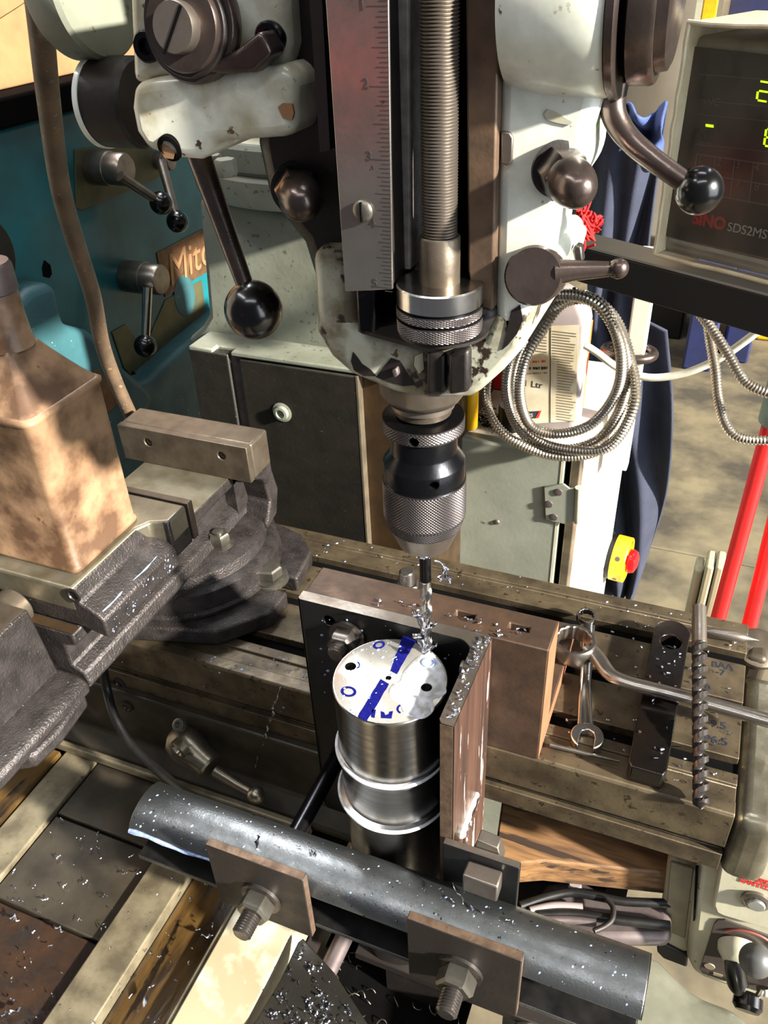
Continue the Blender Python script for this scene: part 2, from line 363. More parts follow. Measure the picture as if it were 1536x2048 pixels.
MT['cover_rim'] = mat('yellowed_plastic_edge', (.86, .82, .70), (.76, .70, .56), 40, 0, (.2, .35), coat=.4)
def ZA(x, y, py):
    b = (py - 1024) / CF; dx, dy = x - CP.x, y - CP.y
    k = [CR[1][i] - b * CR[2][i] for i in range(3)]
    return CP.z - (k[0] * dx + k[1] * dy) / k[2]

# ================================================================= setting
FZ = -0.95
mb = MB().box((-3.2, -1.2, FZ - .05), (2.6, 1.612, FZ)); fl = obj('floor', mb, MT['concrete'], kind='structure')
for (x0, x1, y0, y1) in ((-3.2, 2.6, 1.619, 4.6),):
    obj('concrete_slab', MB().box((x0, y0, FZ - .05), (x1, y1, FZ)), MT['concrete'], fl, bevel=.004)
obj('wall_back', MB().box((-3.2, 4.6, FZ), (2.6, 4.7, 2.6)), MT['wall'], kind='structure')
obj('wall_left', MB().box((-3.3, -1.2, FZ), (-3.2, 4.7, 2.6)), MT['wall'], kind='structure')

# ================================================================= milling table
S = [(.0409, .0569), (.1044, .1204), (.1679, .1839)]; TB = .2266
tbl = thing('milling_table', 'long worn steel milling table with three T-slots carrying vice and workpiece fixture', 'machine table', (-.5, .11, -.0707))
prof = [(0, -.0707), (0, -.0505), (.006, -.0505), (.006, -.0405), (0, -.0405), (0, -.002), (.002, 0), (.0135, 0), (.0145, -.0025), (.029, -.0025), (.030, 0)]
for a, b in S:
    prof += [(a, 0), (a, -.016), (a - .006, -.016), (a - .006, -.028), (b + .006, -.028), (b + .006, -.016), (b, -.016), (b, 0)]
prof += [(.1945, 0), (.196, -.003), (.2095, -.003), (.211, 0), (TB - .002, 0), (TB, -.002), (TB, -.0707)]
obj('table_top', MB().prism(prof, 'x', -.86, 0.0), MT['table'], tbl, bevel=.0007, smooth=25)
mb = MB().box((.0002, -.002, -.078), (.034, .163, -.0015)); obj('end_bracket', mb, MT['casting'], tbl, bevel=.012, seg=4)
mb = MB().box((.0002, .188, -.06), (.020, .222, -.006)); obj('end_boss', mb, MT['table_dark'], tbl, bevel=.006, seg=3)
mb = MB().lathe([(.017, 0), (.021, .003), (.021, .008), (.016, .011)], W(1512, 1303, z=-.016), (0.1, -.3, 1), 32); obj('oiler_ring', mb, MT['jaw'], tbl)
for a, b in S: obj('slot_shade', MB().box((-.859, a + .0002, -.0158), (-.0004, b - .0002, -.0075)), MT['black'], tbl)  # black filler strips standing in for the deep shade inside the T-slots
# handwriting on the table
for s_, px, py, sz_ in (('BAA', 1445, 1332, .010), ('-7', 1441, 1345, .010), ('9.5', 1437, 1450, .011), ('P6.5', 1432, 1481, .011), ('0', 1416, 1376, .009)):
    text('marker_note', s_, sz_, W(px, py, z=.0002), (1, .06, 0), (-.06, 1, 0), MT['navyink'], tbl, .0001, bold=.0002)
# ---- saddle under the table
sad = thing('mill_saddle', 'oily dark saddle casting under the milling table', 'saddle', (-.5, .1, -.17))
obj('saddle_body', MB().prism([(-.008, -.0712), (-.008, -.145), (-.026, -.160), (-.026, -.1695), (.22, -.1695), (.22, -.0712)], 'x', -.82, -.30), MT['saddle'], sad, bevel=.003)
obj('way_wiper', MB().box((-.80, -.034, -.1695), (-.36, -.0265, -.158)), MT['knee'], sad, bevel=.002)
for px, py in ((255, 1412), (240, 1365)):
    p = W(px, py, y=-.0082); obj('plug', MB().lathe([(.007, 0), (.007, .002), (.004, .0025), (.003, .001)], p, (0, -1, 0), 20), MT['grease'], sad)

# saddle lock lever
p = W(372, 1490, y=-.022)
lk = thing('saddle_lock_lever', 'worn bare steel ball-ended lock lever on the front of the saddle', 'lever', p)
q = W(440, 1550, y=-.034); e = W(512, 1590, y=-.040)
ax = (q - p).normalized()
obj('hub', MB().lathe([(.010, -.018), (.0165, -.012), (.0185, 0), (.0165, .012), (.0145, .022), (.0145, .034), (.0125, .036)], p, ax, 36), MT['lever'], lk)
obj('rod', MB().tube([q - ax * .006, q + (e - q) * .5, e], [.0062, .0052, .0048], 20), MT['lever'], lk)
obj('ball_end', MB().sphere(e, .0088), MT['lever'], lk)
obj('grub_screw', MB().lathe([(.0062, -.004), (.0062, .0012), (.0048, .0016), (.003, .0014), (.003, -.001)], W(357, 1450, y=-.0395), V((-.1, -.65, .7)), 24), MT['bolt'], lk)
obj('clamp_boss', MB().lathe([(.010, -.004), (.010, .003), (.007, .004), (.006, .001)], W(360, 1496, y=-.0400), V((-.3, -1, -.1)), 24), MT['lever'], lk)
obj('pivot_stud', MB().cyl(p + V((0, .015, 0)), p + V((0, -.002, 0)), .009), MT['darkbolt'], lk)

# ================================================================= knee below
KZ = -.17
kn = thing('mill_knee', 'oil-stained knee of the mill with long flat ways at lower left', 'machine knee', (-.5, -.2, -.40))
def strip(name, xa, xb, z, m_, y0=-.60, y1=-.0, th=.05, bev=.0015, yy=None):
    pts = [(xa, y0), (xb, y0), (xb, y1), (xa, y1)]
    return obj(name, MB().prism(pts, 'z', z - th, z), MT[m_], kn, bevel=bev)
strip('wooden_guard', -.720, -.664, KZ + .004, 'kneeoil', y1=-.037)
strip('outer_way', -.662, -.622, KZ, 'knee', y1=-.03)
for k, (a, b, mm) in enumerate(((-.030, -.098, 'kneedark'), (-.100, -.192, 'kneedark'), (-.194, -.60, 'kneerust'))):
    strip('cover_plate', -.6205, -.4945, KZ - .004 - .0012 * k, mm, y0=b, y1=a)
strip('inner_way', -.493, -.453, KZ, 'knee', y1=-.03)
strip('oil_channel', -.4525, -.3985, KZ - .014, 'kneeoil', y1=-.03)
strip('gib_ridge', -.3980, -.3930, KZ - .002, 'knee', y1=-.03)
strip('pale_way', -.3925, -.334, KZ, 'kneebright', y1=-.03)
obj('knee_body', MB().box((-.72, -.55, -.40), (-.34, .2, -.225)), MT['grease'], kn)
# ================================================================= angle plate on the table
ap = thing('angle_plate', 'brown cast angle plate bolted on the table behind the workpiece bracket', 'angle plate', (-.255, .07, 0))
mb = MB().prism([(0.0, 0), (.150, 0), (.150, .018), (.040, .018), (.034, .024), (.034, .1236), (0, .1236)], 'x', -.352, -.152)
o = obj('plate_body', mb, MT['angleplate'], ap, bevel=.001)
for sx in (-.208, -.262, -.312):
    pass
cut(o, *[MB().box((sx - .0078, .0140, .06), (sx + .0078, .0202, .14)) for sx in (-.1785, -.2212)])
obj('gusset', MB().prism([(.0342, .1225), (.0342, .0182), (.122, .0182), (.122, .024)], 'x', -.196, -.184), MT['angleplate'], ap, bevel=.001)
obj('side_face', MB().prism([(.0004, .0004), (.1495, .0004), (.1495, .0175), (.0337, .0175), (.0337, .123), (.0004, .123)], 'x', -.1519, -.1516), MT['orange'], ap)  # lighter overlay: sunlight put into the colour of the right face
st = W(815, 1185, z=.018)
sp = V((st.x, st.y, .018))
obj('washer', MB().lathe([(.0085, 0), (.017, 0), (.017, .003), (.0085, .003)], sp, (0, 0, 1), 36), MT['darkbolt'], ap)
obj('nut', MB().hexnut(sp + V((0, 0, .003)), sp + V((0, 0, .013)), .0125), MT['darkbolt'], ap)
obj('stud', MB().thread(sp + V((0, 0, .010)), sp + V((0, 0, .027)), .0078, .002), MT['darkbolt'], ap)

# ================================================================= angle iron bracket
ai = thing('angle_iron', 'tall heavy steel angle iron holding the workpiece upright against the angle plate', 'bracket', (-.27, -.03, -.17))
L = [(-.353, -.0002), (-.353, -.0085), (-.351, -.0105), (-.2175, -.0105)] + [(-.2175 + .0115 * math.sin(math.radians(t)), -.022 + .0115 * math.cos(math.radians(t))) for t in (15, 30, 45, 60, 75, 90)] + [(-.206, -.089), (-.2035, -.092), (-.195, -.092), (-.195, -.0002)]
L = list(reversed(L))
o = obj('bracket_body', MB().prism(L, 'z', -.17, .1243), MT['blackplate'], ai, bevel=.0012)
cut(o, MB().cyl((-.3265, .01, .108), (-.3265, -.03, .108), .0052, seg=24))
obj('outer_face', MB().box((-.1949, -.0915, -.1695), (-.1945, -.0008, .1238)), MT['angleface'], ai)
o = obj('sawn_top', MB().prism([(x, y) for x, y in L], 'z', .12435, .1246), MT['dullsteel'], ai, label='sawn bare top edge')
o = obj('front_edge', MB().box((-.2045, -.0924, -.1695), (-.1955, -.0920, .1235)), MT['rustedge'], ai)
o = obj('left_edge', MB().box((-.3533, -.0095, -.1695), (-.3530, -.0010, .1235)), MT['brownplate'], ai)
pts = [W(px, py, x=-.194) for px, py in ((954, 1588), (948, 1600), (938, 1625), (930, 1648), (925, 1662), (921, 1672))]
obj('paint_stick_mark', MB().tube(spline(pts, 5), lambda t: .0019 + .0024 * t * (1 - .3 * t) + .0005 * math.sin(t * 30), 12), MT['paintstick'], ai)
pts = [W(px, py, x=-.1938) for px, py in ((957, 1600), (950, 1622), (940, 1645), (932, 1668), (928, 1690))]
obj('weld_bead', MB().tube(spline(pts, 5), lambda t: .0012 + .0022 * t + .0004 * math.sin(t * 44), 10), MT['angleface'], ai)
def bolt_y(par, x, z, y, nut=.0125, wash=.017, tip=.012, m_='bolt', nl=.013):
    obj('washer', MB().lathe([(.008, 0), (wash, 0), (wash, .0028), (.008, .0028)], (x, y, z), (0, -1, 0), 36), MT[m_], par)
    obj('nut', MB().hexnut((x, y - .0028, z), (x, y - .0028 - nl, z), nut, .3), MT[m_], par)
    obj('threaded_end', MB().thread((x, y - nl, z), (x, y - nl - tip, z), .0078, .002), MT['darkbolt'], par)
b1 = W(686, 1287, y=-.020); bolt_y(ai, b1.x, b1.z, -.0107, .0125, .0155, .010, 'darkbolt')
b2 = W(928, 1335, x=-.2062)
obj('set_screw', MB().lathe([(.0052, 0), (.0052, .002), (.004, .0026), (.0022, .0024), (.0022, .001)], V((-.2062, b2.y, b2.z)), (-1, 0, 0), 24), MT['bolt'], ai)
# welded tab at the foot of the right leg
t0 = W(915, 1687, y=-.0924); t1 = W(1043, 1724, y=-.0924)
zt_ = t1.z
o = obj('side_tab', MB().box((-.2000, -.0924 - .006, zt_ - .075), (t1.x, -.0926, zt_)), MT['blackplate'], ai, bevel=.0008)
obj('tab_edge', MB().box((-.1998, -.0980, zt_ + .00005), (t1.x - .0004, -.0930, zt_ + .0005)), MT['dullsteel'], ai)
hb = W(962, 1752, y=-.106)
obj('bolt_head', MB().box((hb.x - .0125, -.1125, hb.z - .0165), (hb.x + .0145, -.0986, hb.z + .0035)), MT['dullsteel'], ai, bevel=.0015, label='square steel head on the tab')
rb = W(985, 1697, y=-.075); obj('clip', MB().prism([(rb.x - .012, zt_ - .01), (rb.x + .012, zt_ - .01), (rb.x + .008, zt_ + .007), (rb.x - .008, zt_ + .009)], 'y', -.0925, -.082), MT['dullsteel'], ai, bevel=.001)

# ================================================================= workpiece
WC = V((-.2555, -.0555, 0)); WR = .0427; WT = .112
wp = thing('steel_workpiece', 'shiny turned steel cylinder standing in the angle iron with blue marker on top', 'workpiece', (WC.x, WC.y, -.221))
zl1 = ZA(WC.x, WC.y - .044, 1572); zl2 = ZA(WC.x, WC.y - .046, 1661)
pr_ = [(WR - .0012, 0)]
def P_(r, z): return (r, z + .221)
prof = [(.0400, 0), (.0405, .001), P_(.0408, zl2 - .010), P_(.0415, zl2 - .006), P_(.0450, zl2 - .0025), P_(.0458, zl2), P_(.0450, zl2 + .0025), P_(.0418, zl2 + .004),
        P_(.0418, zl1 - .006), P_(.0426, zl1 - .004), P_(.0442, zl1 - .0015), P_(.0442, zl1 + .001), P_(.0418, zl1 + .0025), P_(WR - .0009, zl1 + .004), P_(WR - .0006, .106), P_(WR, .1085), P_(WR, .1112), P_(WR - .0008, WT)]
o = obj('turned_body', MB().lathe(prof, (WC.x, WC.y, -.221), (0, 0, 1), 128), MT['turned'], wp, smooth=30)
holes = [W(701, 1333, z=WT), W(853, 1376, z=WT)]; ctr = W(777, 1356, z=WT)
cs = [MB().cyl((h.x, h.y, WT - .02), (h.x, h.y, WT + .02), .0043, seg=28) for h in holes] + [MB().cyl((ctr.x, ctr.y, WT - .01), (ctr.x, ctr.y, WT + .01), .0022, seg=24)]
cut(o, *cs)
o = obj('faced_top', MB().lathe([(WR - .0012, 0), (WR - .0014, .00012)], (WC.x, WC.y, WT), (0, 0, 1), 96), MT['face_top'], wp, label='bright faced top')
cut(o, *[MB().cyl((h.x, h.y, WT - .02), (h.x, h.y, WT + .02), .0043, seg=28) for h in holes], MB().cyl((ctr.x, ctr.y, WT - .01), (ctr.x, ctr.y, WT + .01), .0022, seg=24))
def flat(name, pix, m_, par, z=WT + .0003, th=.00012, label=None):
    pts = [W(px, py, z=z) for px, py in pix]
    return obj(name, MB().prism([(p.x, p.y) for p in pts], 'z', z - th, z), m_, par, label=label)
wob = random.Random(3)
def stripe(pa, pb, wa, wb, n=9):
    A = V(pa).to_2d() if len(pa) > 2 else V((pa[0], pa[1])); B = V((pb[0], pb[1])); d = (B - A); nrm = V((-d.y, d.x)).normalized(); l, r = [], []
    for i in range(n + 1):
        c = A + d * (i / n); w_ = wa + (wb - wa) * i / n
        l.append(tuple(c + nrm * (w_ + wob.uniform(-.8, .8)))); r.append(tuple(c - nrm * (w_ + wob.uniform(-.8, .8))))
    return l + list(reversed(r))
flat('marker_stripe', stripe((819, 1276), (787, 1345), 14.5, 7), MT['blueink'], wp)
flat('marker_stripe', stripe((770, 1363), (724, 1438), 10, 10.5), MT['blueink'], wp)
def ring(name, cx, cy, a, b, t, m_, a0=0, a1=360, rot=0):
    mb = MB(); n = 24; o_, i_ = [], []
    for k in range(n + 1):
        th = math.radians(a0 + (a1 - a0) * k / n); c_, s_ = math.cos(th), math.sin(th); cr, sr = math.cos(rot), math.sin(rot)
        for lst, q in ((o_, 1), (i_, 1 - t)):
            x, y = c_ * a * q, s_ * b * q; p = W(cx + x * cr - y * sr, cy + x * sr + y * cr, z=WT + .0003); lst.append(p)
    for k in range(n): mb.face([o_[k], o_[k + 1], i_[k + 1], i_[k]])
    return obj(name, mb, m_, wp)
ring('marker_ring', 758, 1290, 12.5, 7.5, .42, MT['blueink'], rot=-.25)
ring('marker_ring', 697, 1383, 16, 10.5, .38, MT['blueink'], rot=.1)
ring('marker_ring', 714, 1330, 6, 7, .4, MT['blueink'], -80, 100)
ring('marker_ring', 857, 1326, 12.5, 8, .34, MT['paleblue'], rot=.15)
ring('marker_ring', 807, 1418, 14, 10.5, .3, MT['blueink'], 120, 300)
ring('marker_ring', 807, 1418, 14, 10.5, .3, MT['paleblue'], 10, 118)
for pix in (((744, 1419), (752, 1419), (749, 1436), (742, 1434)),
            ((761, 1422), (768, 1424), (771, 1430), (777, 1428), (779, 1423), (786, 1422), (783, 1437), (762, 1436))):
    flat('marker_letter', pix, MT['blueink'], wp)
# milky coolant lying on the right of the top
pool = [(838, 1312), (862, 1306), (878, 1322), (890, 1343), (889, 1366), (893, 1384), (880, 1395), (866, 1400), (868, 1420), (850, 1436), (826, 1437), (808, 1428), (800, 1410), (786, 1400), (777, 1386), (784, 1370), (800, 1362), (806, 1344), (818, 1330)]
pw = [W(px, py, z=WT + .0002) for px, py in pool]; pw = spline(pw, 4, True)
mb = MB(); cen = sum(pw, V((0, 0, 0))) / len(pw)
mb.rings([[V((p.x, p.y, WT + .00014)) for p in pw], [V((cen.x + (p.x - cen.x) * .97, cen.y + (p.y - cen.y) * .97, WT + .00055)) for p in pw], [V((cen.x + (p.x - cen.x) * .7, cen.y + (p.y - cen.y) * .7, WT + .0008)) for p in pw]])
po = obj('coolant_puddle', mb, MT['milk'], wp, smooth=80)
cut(po, MB().cyl((holes[1].x, holes[1].y, WT - .02), (holes[1].x, holes[1].y, WT + .02), .0041, seg=28))
pale = [W(px, py, z=WT + .00095) for px, py in ((838, 1322), (846, 1334), (860, 1338), (868, 1330))]
obj('diluted_ring', MB().tube(spline([W(845 + 12.5 * math.cos(t) + 12, 1326 + 8 * math.sin(t), z=WT + .0008) for t in [i * .45 for i in range(14)]], 3, True), .0009, 6, True), MT['paleblue'], wp)
# milky film caught on the two lips
for zl, rr in ((zl1, .0444), (zl2, .0460)):
    pts = [V((WC.x + rr * math.cos(a), WC.y + rr * math.sin(a), zl + .0016)) for a in [math.radians(d) for d in range(185, 356, 4)]]
    obj('coolant_film', MB().tube(pts, lambda t: .0004 + .0012 * math.sin(math.pi * t) ** .5, 8), MT['milk'], wp)
# base plate under the workpiece
bp_ = thing('base_plate', 'brown steel plate that the turned workpiece stands on', 'plate', (-.2, -.06, -.236))
obj('plate', MB().prism([(W(706, 1913, z=-.2215).x, -.0985), (-.08, -.0985), (-.08, .05), (W(706, 1913, z=-.2215).x + .0, .05)], 'z', -.231, -.2215), MT['brownplate'], bp_, bevel=.001)

# ================================================================= twist drills
def twist(name, p0, p1, r, flute0, mats, par, turns, nseg=90):
    """shank at p1, point at p0, flutes from p0 over the length flute0"""
    p0, p1 = V(p0), V(p1); Lx = (p1 - p0).length; u, v, w_ = frame(p1 - p0); mb = MB(); rr = []
    def sect(t, k):
        out = []
        for j in range(28):
            a = 2 * math.pi * j / 28; d = abs(((a - math.pi / 2) % math.pi) - math.pi / 2)
            q = r * (1 - k * .62 * max(0, 1 - (d / .85) ** 2))
            out.append((q * math.cos(a + t), q * math.sin(a + t)))
        return out
    for i in range(nseg + 1):
        h = flute0 * i / nseg; k = 1 if i < nseg - 6 else (nseg - i) / 6
        s_ = min(1, h / (r * .6) * .97 + .05)
        rr.append([p0 + w_ * h + (u * x + v * y) * s_ for x, y in sect(turns * 2 * math.pi * h / flute0, k)])
    o = obj('flutes', mb.rings(rr), mats[0], par, smooth=30)
    obj('shank', MB().cyl(p0 + w_ * (flute0 - .0001), p1, r * .97, seg=28), mats[1], par)
QX, QY = -.240, -.0200
dr = thing('twist_drill', 'twist drill held in the chuck and cutting the edge of the workpiece', 'drill bit', (QX, QY, .095))
twist('d', (QX, QY, .0965), (QX, QY, .222), .0043, .086, (MT['polished'], MT['blackox']), dr, 2.6)

# ================================================================= drill chuck
ch = thing('drill_chuck', 'blued keyless drill chuck with knurled sleeve and knurled top ring', 'drill chuck', (QX, QY, .217))
O = (QX, QY, 0)
obj('nose_cone', MB().lathe([(.0052, .2155), (.0150, .2155), (.0180, .2172), (.0243, .2330)], O, UP, 72), MT['dullsteel'], ch)
obj('jaw_core', MB().lathe([(.0052, .2145), (.0052, .2156)], O, UP, 32), MT['black'], ch)
obj('knurled_sleeve', MB().knurl([(.0246, .2330), (.0272, .2420)], O, UP, 150, 10, .00024), MT['knurl'], ch, smooth=12)
obj('knurled_sleeve', MB().knurl([(.0272, .2420), (.0272, .2700)], O, UP, 150, 26, .00024), MT['knurl'], ch, smooth=12)
o = obj('chuck_body', MB().lathe([(.0269, .2700), (.0266, .2705), (.0264, .2720), (.0264, .2832), (.0260, .2838), (.0216, .2905), (.0213, .2915), (.0213, .3065)], O, UP, 96), MT['blackox'], ch, smooth=22)
def ph(px, py, r):
    best = None
    for k in range(360):
        a = math.radians(k); 
        z = ZA(QX + r * math.cos(a), QY + r * math.sin(a), py); p = V((QX + r * math.cos(a), QY + r * math.sin(a), z)); d = p - CP
        zc = sum(CR[2][i] * d[i] for i in range(3)); x = sum(CR[0][i] * d[i] for i in range(3)) / zc * CF + 768
        if math.sin(a) < .3 and (best is None or abs(x - px) < best[0]): best = (abs(x - px), p, V((math.cos(a), math.sin(a), 0)))
    return best[1], best[2]
p, n = ph(869, 972, .0264); cut(o, MB().cyl(p + n * .01, p - n * .006, .0032, seg=28)); obj('tommy_hole', MB().lathe([(.0001, -.0052), (.0030, -.0052), (.0031, -.0002)], p, n, 28, False), MT['black'], ch)
ko = obj('knurled_ring', MB().knurl([(.0256, .3065), (.0256, .3150)], O, UP, 130, 9, .00024), MT['knurl'], ch, smooth=12)
obj('ring_top', MB().lathe([(.0250, .3149), (.0252, .3155), (.0180, .3160), (.0170, .3163)], O, UP, 72), MT['blackox'], ch)
p, n = ph(828, 885, .0256); cut(ko, MB().cyl(p + n * .01, p - n * .006, .0032, seg=28)); obj('tommy_hole', MB().lathe([(.0001, -.0052), (.0030, -.0052), (.0031, -.0006)], p, n, 28, False), MT['black'], ch)
obj('arbor', MB().lathe([(.0150, .3155), (.0150, .3195)], O, UP, 48), MT['rustedge'], ch)
# ================================================================= mill column and ram
cl = thing('mill_column', 'grey green column of the milling machine with oily dark vertical slideways', 'machine column', (-.54, .4, -.95))
def xz(pix, y): return [(W(px, py, y=y).x, W(px, py, y=y).z) for px, py in pix]
YC = .30
A = W(372, 682, y=YC); B = W(711, 766, y=YC); Bq = W(733, 1085, y=YC)
xl, xr, zt = A.x, (B.x + Bq.x) / 2, .168
obj('column_casting', MB().box((xl + .004, YC + .012, -.95), (xr + .075, .72, zt - .003)), MT['slide_brown'], cl, bevel=.003)
xg = W(468, 720, y=YC).x; xg2 = W(482, 800, y=YC).x
obj('slideway', MB().box((xl, YC, -.60), (xg - .008, YC + .03, zt)), MT['slide'], cl, bevel=.002)
obj('slideway', MB().box((xg + .006, YC, -.60), (xr, YC + .03, zt - .004)), MT['slide'], cl, bevel=.002)
obj('slideway_edge', MB().box((xr, YC - .0004, -.60), (xr + .0022, YC + .02, zt - .004)), MT['slide_edge'], cl)
obj('way_groove', MB().box((xg - .008, YC + .006, -.60), (xg + .006, YC + .02, zt - .002)), MT['cap'], cl)
p = W(565, 824, y=YC); obj('stop_screw', MB().lathe([(.011, 0), (.0125, .001), (.009, .0018), (.0085, .006), (.0055, .0065), (.004, .002)], p, (0, -1, 0), 24), MT['grey'], cl)
p = W(700, 640, y=.33)
nk = xz([(396, 396), (455, 408), (560, 430), (720, 470), (720, 790), (640, 743), (470, 712), (405, 703), (372, 681), (402, 655), (416, 630)], .345)
obj('neck_casting', MB().prism(nk, 'y', .345, .62), MT['grey'], cl, bevel=.007, seg=3)
def lp(px, py): p = W(px, py, z=zt + .004); return (p.x, p.y)
lip = [(xl + .001, .3005), (xg - .028, .3005), (xg - .028, .312), (xg - .004, .312), (xg - .004, .3005), (xr + .05, .3005), (xr + .05, .36), (xl + .001, .36)]
obj('ledge', MB().prism(lip, 'z', zt - .002, zt + .004), MT['grey'], cl, bevel=.002)
tc_ = W(470, 372, y=.45); tcx, tcy = -.515, .455
z1 = ZA(tcx, tcy - .15, 402)
obj('turret_base', MB().lathe([(.158, -.008), (.160, -.004), (.160, .018), (.157, .021), (.150, .0215), (.150, .025), (.156, .026), (.157, .029), (.157, .047), (.153, .051), (.125, .054), (.12, .10)], (tcx, tcy, z1), UP, 96), MT['grey'], cl)
obj('turret_top', MB().lathe([(.149, .0516), (.146, .0522), (.10, .0566)], (tcx, tcy, z1), UP, 96), MT['cream'], cl)
for px, py in ((424, 331), (452, 340)):
    q = W(px, py, z=z1 + .055); obj('turret_bolt', MB().hexnut((q.x, q.y, z1 + .050), (q.x, q.y, z1 + .064), .010), MT['grey'], cl)
obj('ram', MB().prism([(-.42, .46), (-.22, .46), (-.19, .52), (-.19, .66), (-.44, .66), (-.44, .50)], 'y', .10, .7), MT['grease'], cl, bevel=.006)

# ================================================================= milling head
hd = thing('milling_head_unit', 'worn white enamelled milling machine head with quill and depth scale', 'machine head', (QX, -.03, .35))
YF = -.088
low = xz([(628, 640), (632, 668), (660, 715), (702, 752), (790, 788), (850, 800), (940, 797), (958, 786), (1004, 745), (1042, 702), (1062, 622), (985, 622), (965, 676), (850, 700), (720, 672), (700, 640)], YF)
o1 = obj('lower_casting', MB().prism(low, 'y', YF, .055), MT['enamel_dirty'], hd, bevel=.010, seg=4, label='paint-chipped lower end of the head')
rt = xz([(1000, -70), (985, 622), (1000, 720), (1042, 702), (1060, 618), (1100, 560), (1108, 478), (1112, 432), (1180, 330), (1180, 262), (1198, 200), (1206, 120), (1210, -70)], YF)
obj('right_casting', MB().prism(rt, 'y', YF, -.045), MT['enamel'], hd, bevel=.009, seg=4)
lf = xz([(500, -70), (506, 290), (530, 405), (600, 490), (622, 560), (628, 655), (690, 662), (720, 676), (790, 650), (786, 560), (770, -70)], YF + .012)
obj('left_casting', MB().prism(lf, 'y', YF + .012, .055), MT['grease'], hd, bevel=.009, seg=3)  # shade of this side put into the dark colour, along with grease
sd = xz([(618, 500), (628, 655), (662, 716), (702, 752), (712, 700), (706, 580), (690, 500)], YF)
obj('left_lower_flank', MB().prism(sd, 'y', YF + .001, .02), MT['enamel_dirty'], hd, bevel=.006, seg=3)
pa, pb = W(700, 0, y=-.05), W(1060, 620, y=-.05)
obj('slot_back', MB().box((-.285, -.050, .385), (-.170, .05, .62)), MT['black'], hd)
# quill and its nose
obj('quill', MB().lathe([(.0195, .3225), (.0195, .3265), (.0225, .3275), (.0262, .3330), (.0268, .3420), (.0285, .3440), (.0285, .40)], (QX, QY, 0), UP, 72), MT['dullsteel'], hd)
obj('spindle_nose', MB().lathe([(.0160, .3170), (.0176, .3178), (.0176, .3240), (.0150, .3242)], (QX, QY, 0), UP, 64), MT['jaw'], hd)
# front notch block of the casting
nb = xz([(850, 706), (852, 790), (936, 790), (936, 700)], YF - .003)
cut_b = xz([(892, 700), (892, 786), (897, 786), (897, 700)], YF - .003)
obj('notch_block', MB().prism(xz([(852, 704), (852, 790), (890, 790), (890, 712)], YF - .004), 'y', YF - .004, -.05), MT['grease'], hd, bevel=.002)
obj('notch_block', MB().prism(xz([(896, 708), (896, 792), (936, 786), (936, 700)], YF - .006), 'y', YF - .006, -.05), MT['grease'], hd, bevel=.002)
lg = W(800, 742, y=YF - .001); obj('slotted_plug', MB().prism(xz([(786, 737), (796, 732), (800, 748), (790, 754)], YF - .0012), 'y', YF - .0035, YF + .002), MT['cap'], hd, bevel=.001)
# right machined rib and window strips
rib = xz([(930, -70), (936, 540), (948, 610), (985, 622), (1000, -70)], YF - .006)
obj('machined_rib', MB().prism(rib, 'y', YF - .006, -.02), MT['ribm'], hd, bevel=.001)
obj('bright_rail', MB().prism(xz([(790, -70), (806, 540), (822, 540), (818, -70)], YF - .004), 'y', YF - .004, -.05), MT['rail'], hd, bevel=.001)
obj('rail_side', MB().prism(xz([(820, -70), (824, 540), (842, 540), (842, -70)], YF + .014), 'y', YF + .014, -.05), MT['dullsteel'], hd)
ws = obj('window_strip', MB().prism(xz([(755, -70), (765, 560), (806, 560), (790, -70)], YF - .002), 'y', YF - .002, -.055), MT['grease'], hd)
for px, py in ((770, 28), (776, 262), (764, -40)):
    q = W(px, py, y=YF - .002); obj('window_hole', MB().cyl((q.x, YF - .0026, q.z), (q.x, YF - .001, q.z), .0085, seg=32), MT['black'], hd)
# depth stop screw, nut and sleeve
SX, SY = W(879, 300, y=-.100).x, -.100
def sz_(py): return ZA(SX, SY, py)
o = obj('depth_stop_screw', MB().thread((SX, SY, sz_(476)), (SX, SY, .600), .0078, .00128, .0008, 40, False), MT['dullsteel'], hd, smooth=20)
obj('stop_sleeve', MB().lathe([(.0092, sz_(566)), (.0092, sz_(474)), (.0086, sz_(470)), (.0072, sz_(470))], (SX, SY, 0), UP, 48), MT['jaw'], hd)
R_N = .0198
obj('stop_nut_flange', MB().lathe([(.0192, sz_(603)), (R_N, sz_(601)), (R_N, sz_(566)), (.0192, sz_(563)), (.0092, sz_(562.5))], (SX, SY, 0), UP, 96), MT['polished'], hd, label='smooth bright top flange of the stop nut')
obj('stop_nut_ring', MB().lathe([(.0186, sz_(628)), (.0186, sz_(602))], (SX, SY, 0), UP, 64), MT['blackox'], hd)
obj('knurled_nut', MB().knurl([(R_N, sz_(624)), (R_N, sz_(608))], (SX, SY, 0), UP, 100, 8, .00024), MT['knurl'], hd, smooth=12)
obj('knurled_nut', MB().knurl([(R_N - .0003, sz_(656)), (R_N, sz_(630))], (SX, SY, 0), UP, 100, 12, .00024), MT['knurl'], hd, smooth=12)
obj('nut_seat', MB().lathe([(.017, sz_(672)), (.0215, sz_(670)), (.0215, sz_(664)), (.012, sz_(660)), (.012, sz_(652))], (SX + .0, SY + .006, 0), UP, 64), MT['grease'], hd)
obj('seat_ledge', MB().prism(xz([(700, 672), (860, 716), (960, 690), (990, 630), (940, 600), (720, 650)], YF - .008), 'y', YF - .006, -.04), MT['grease'], hd, bevel=.004)
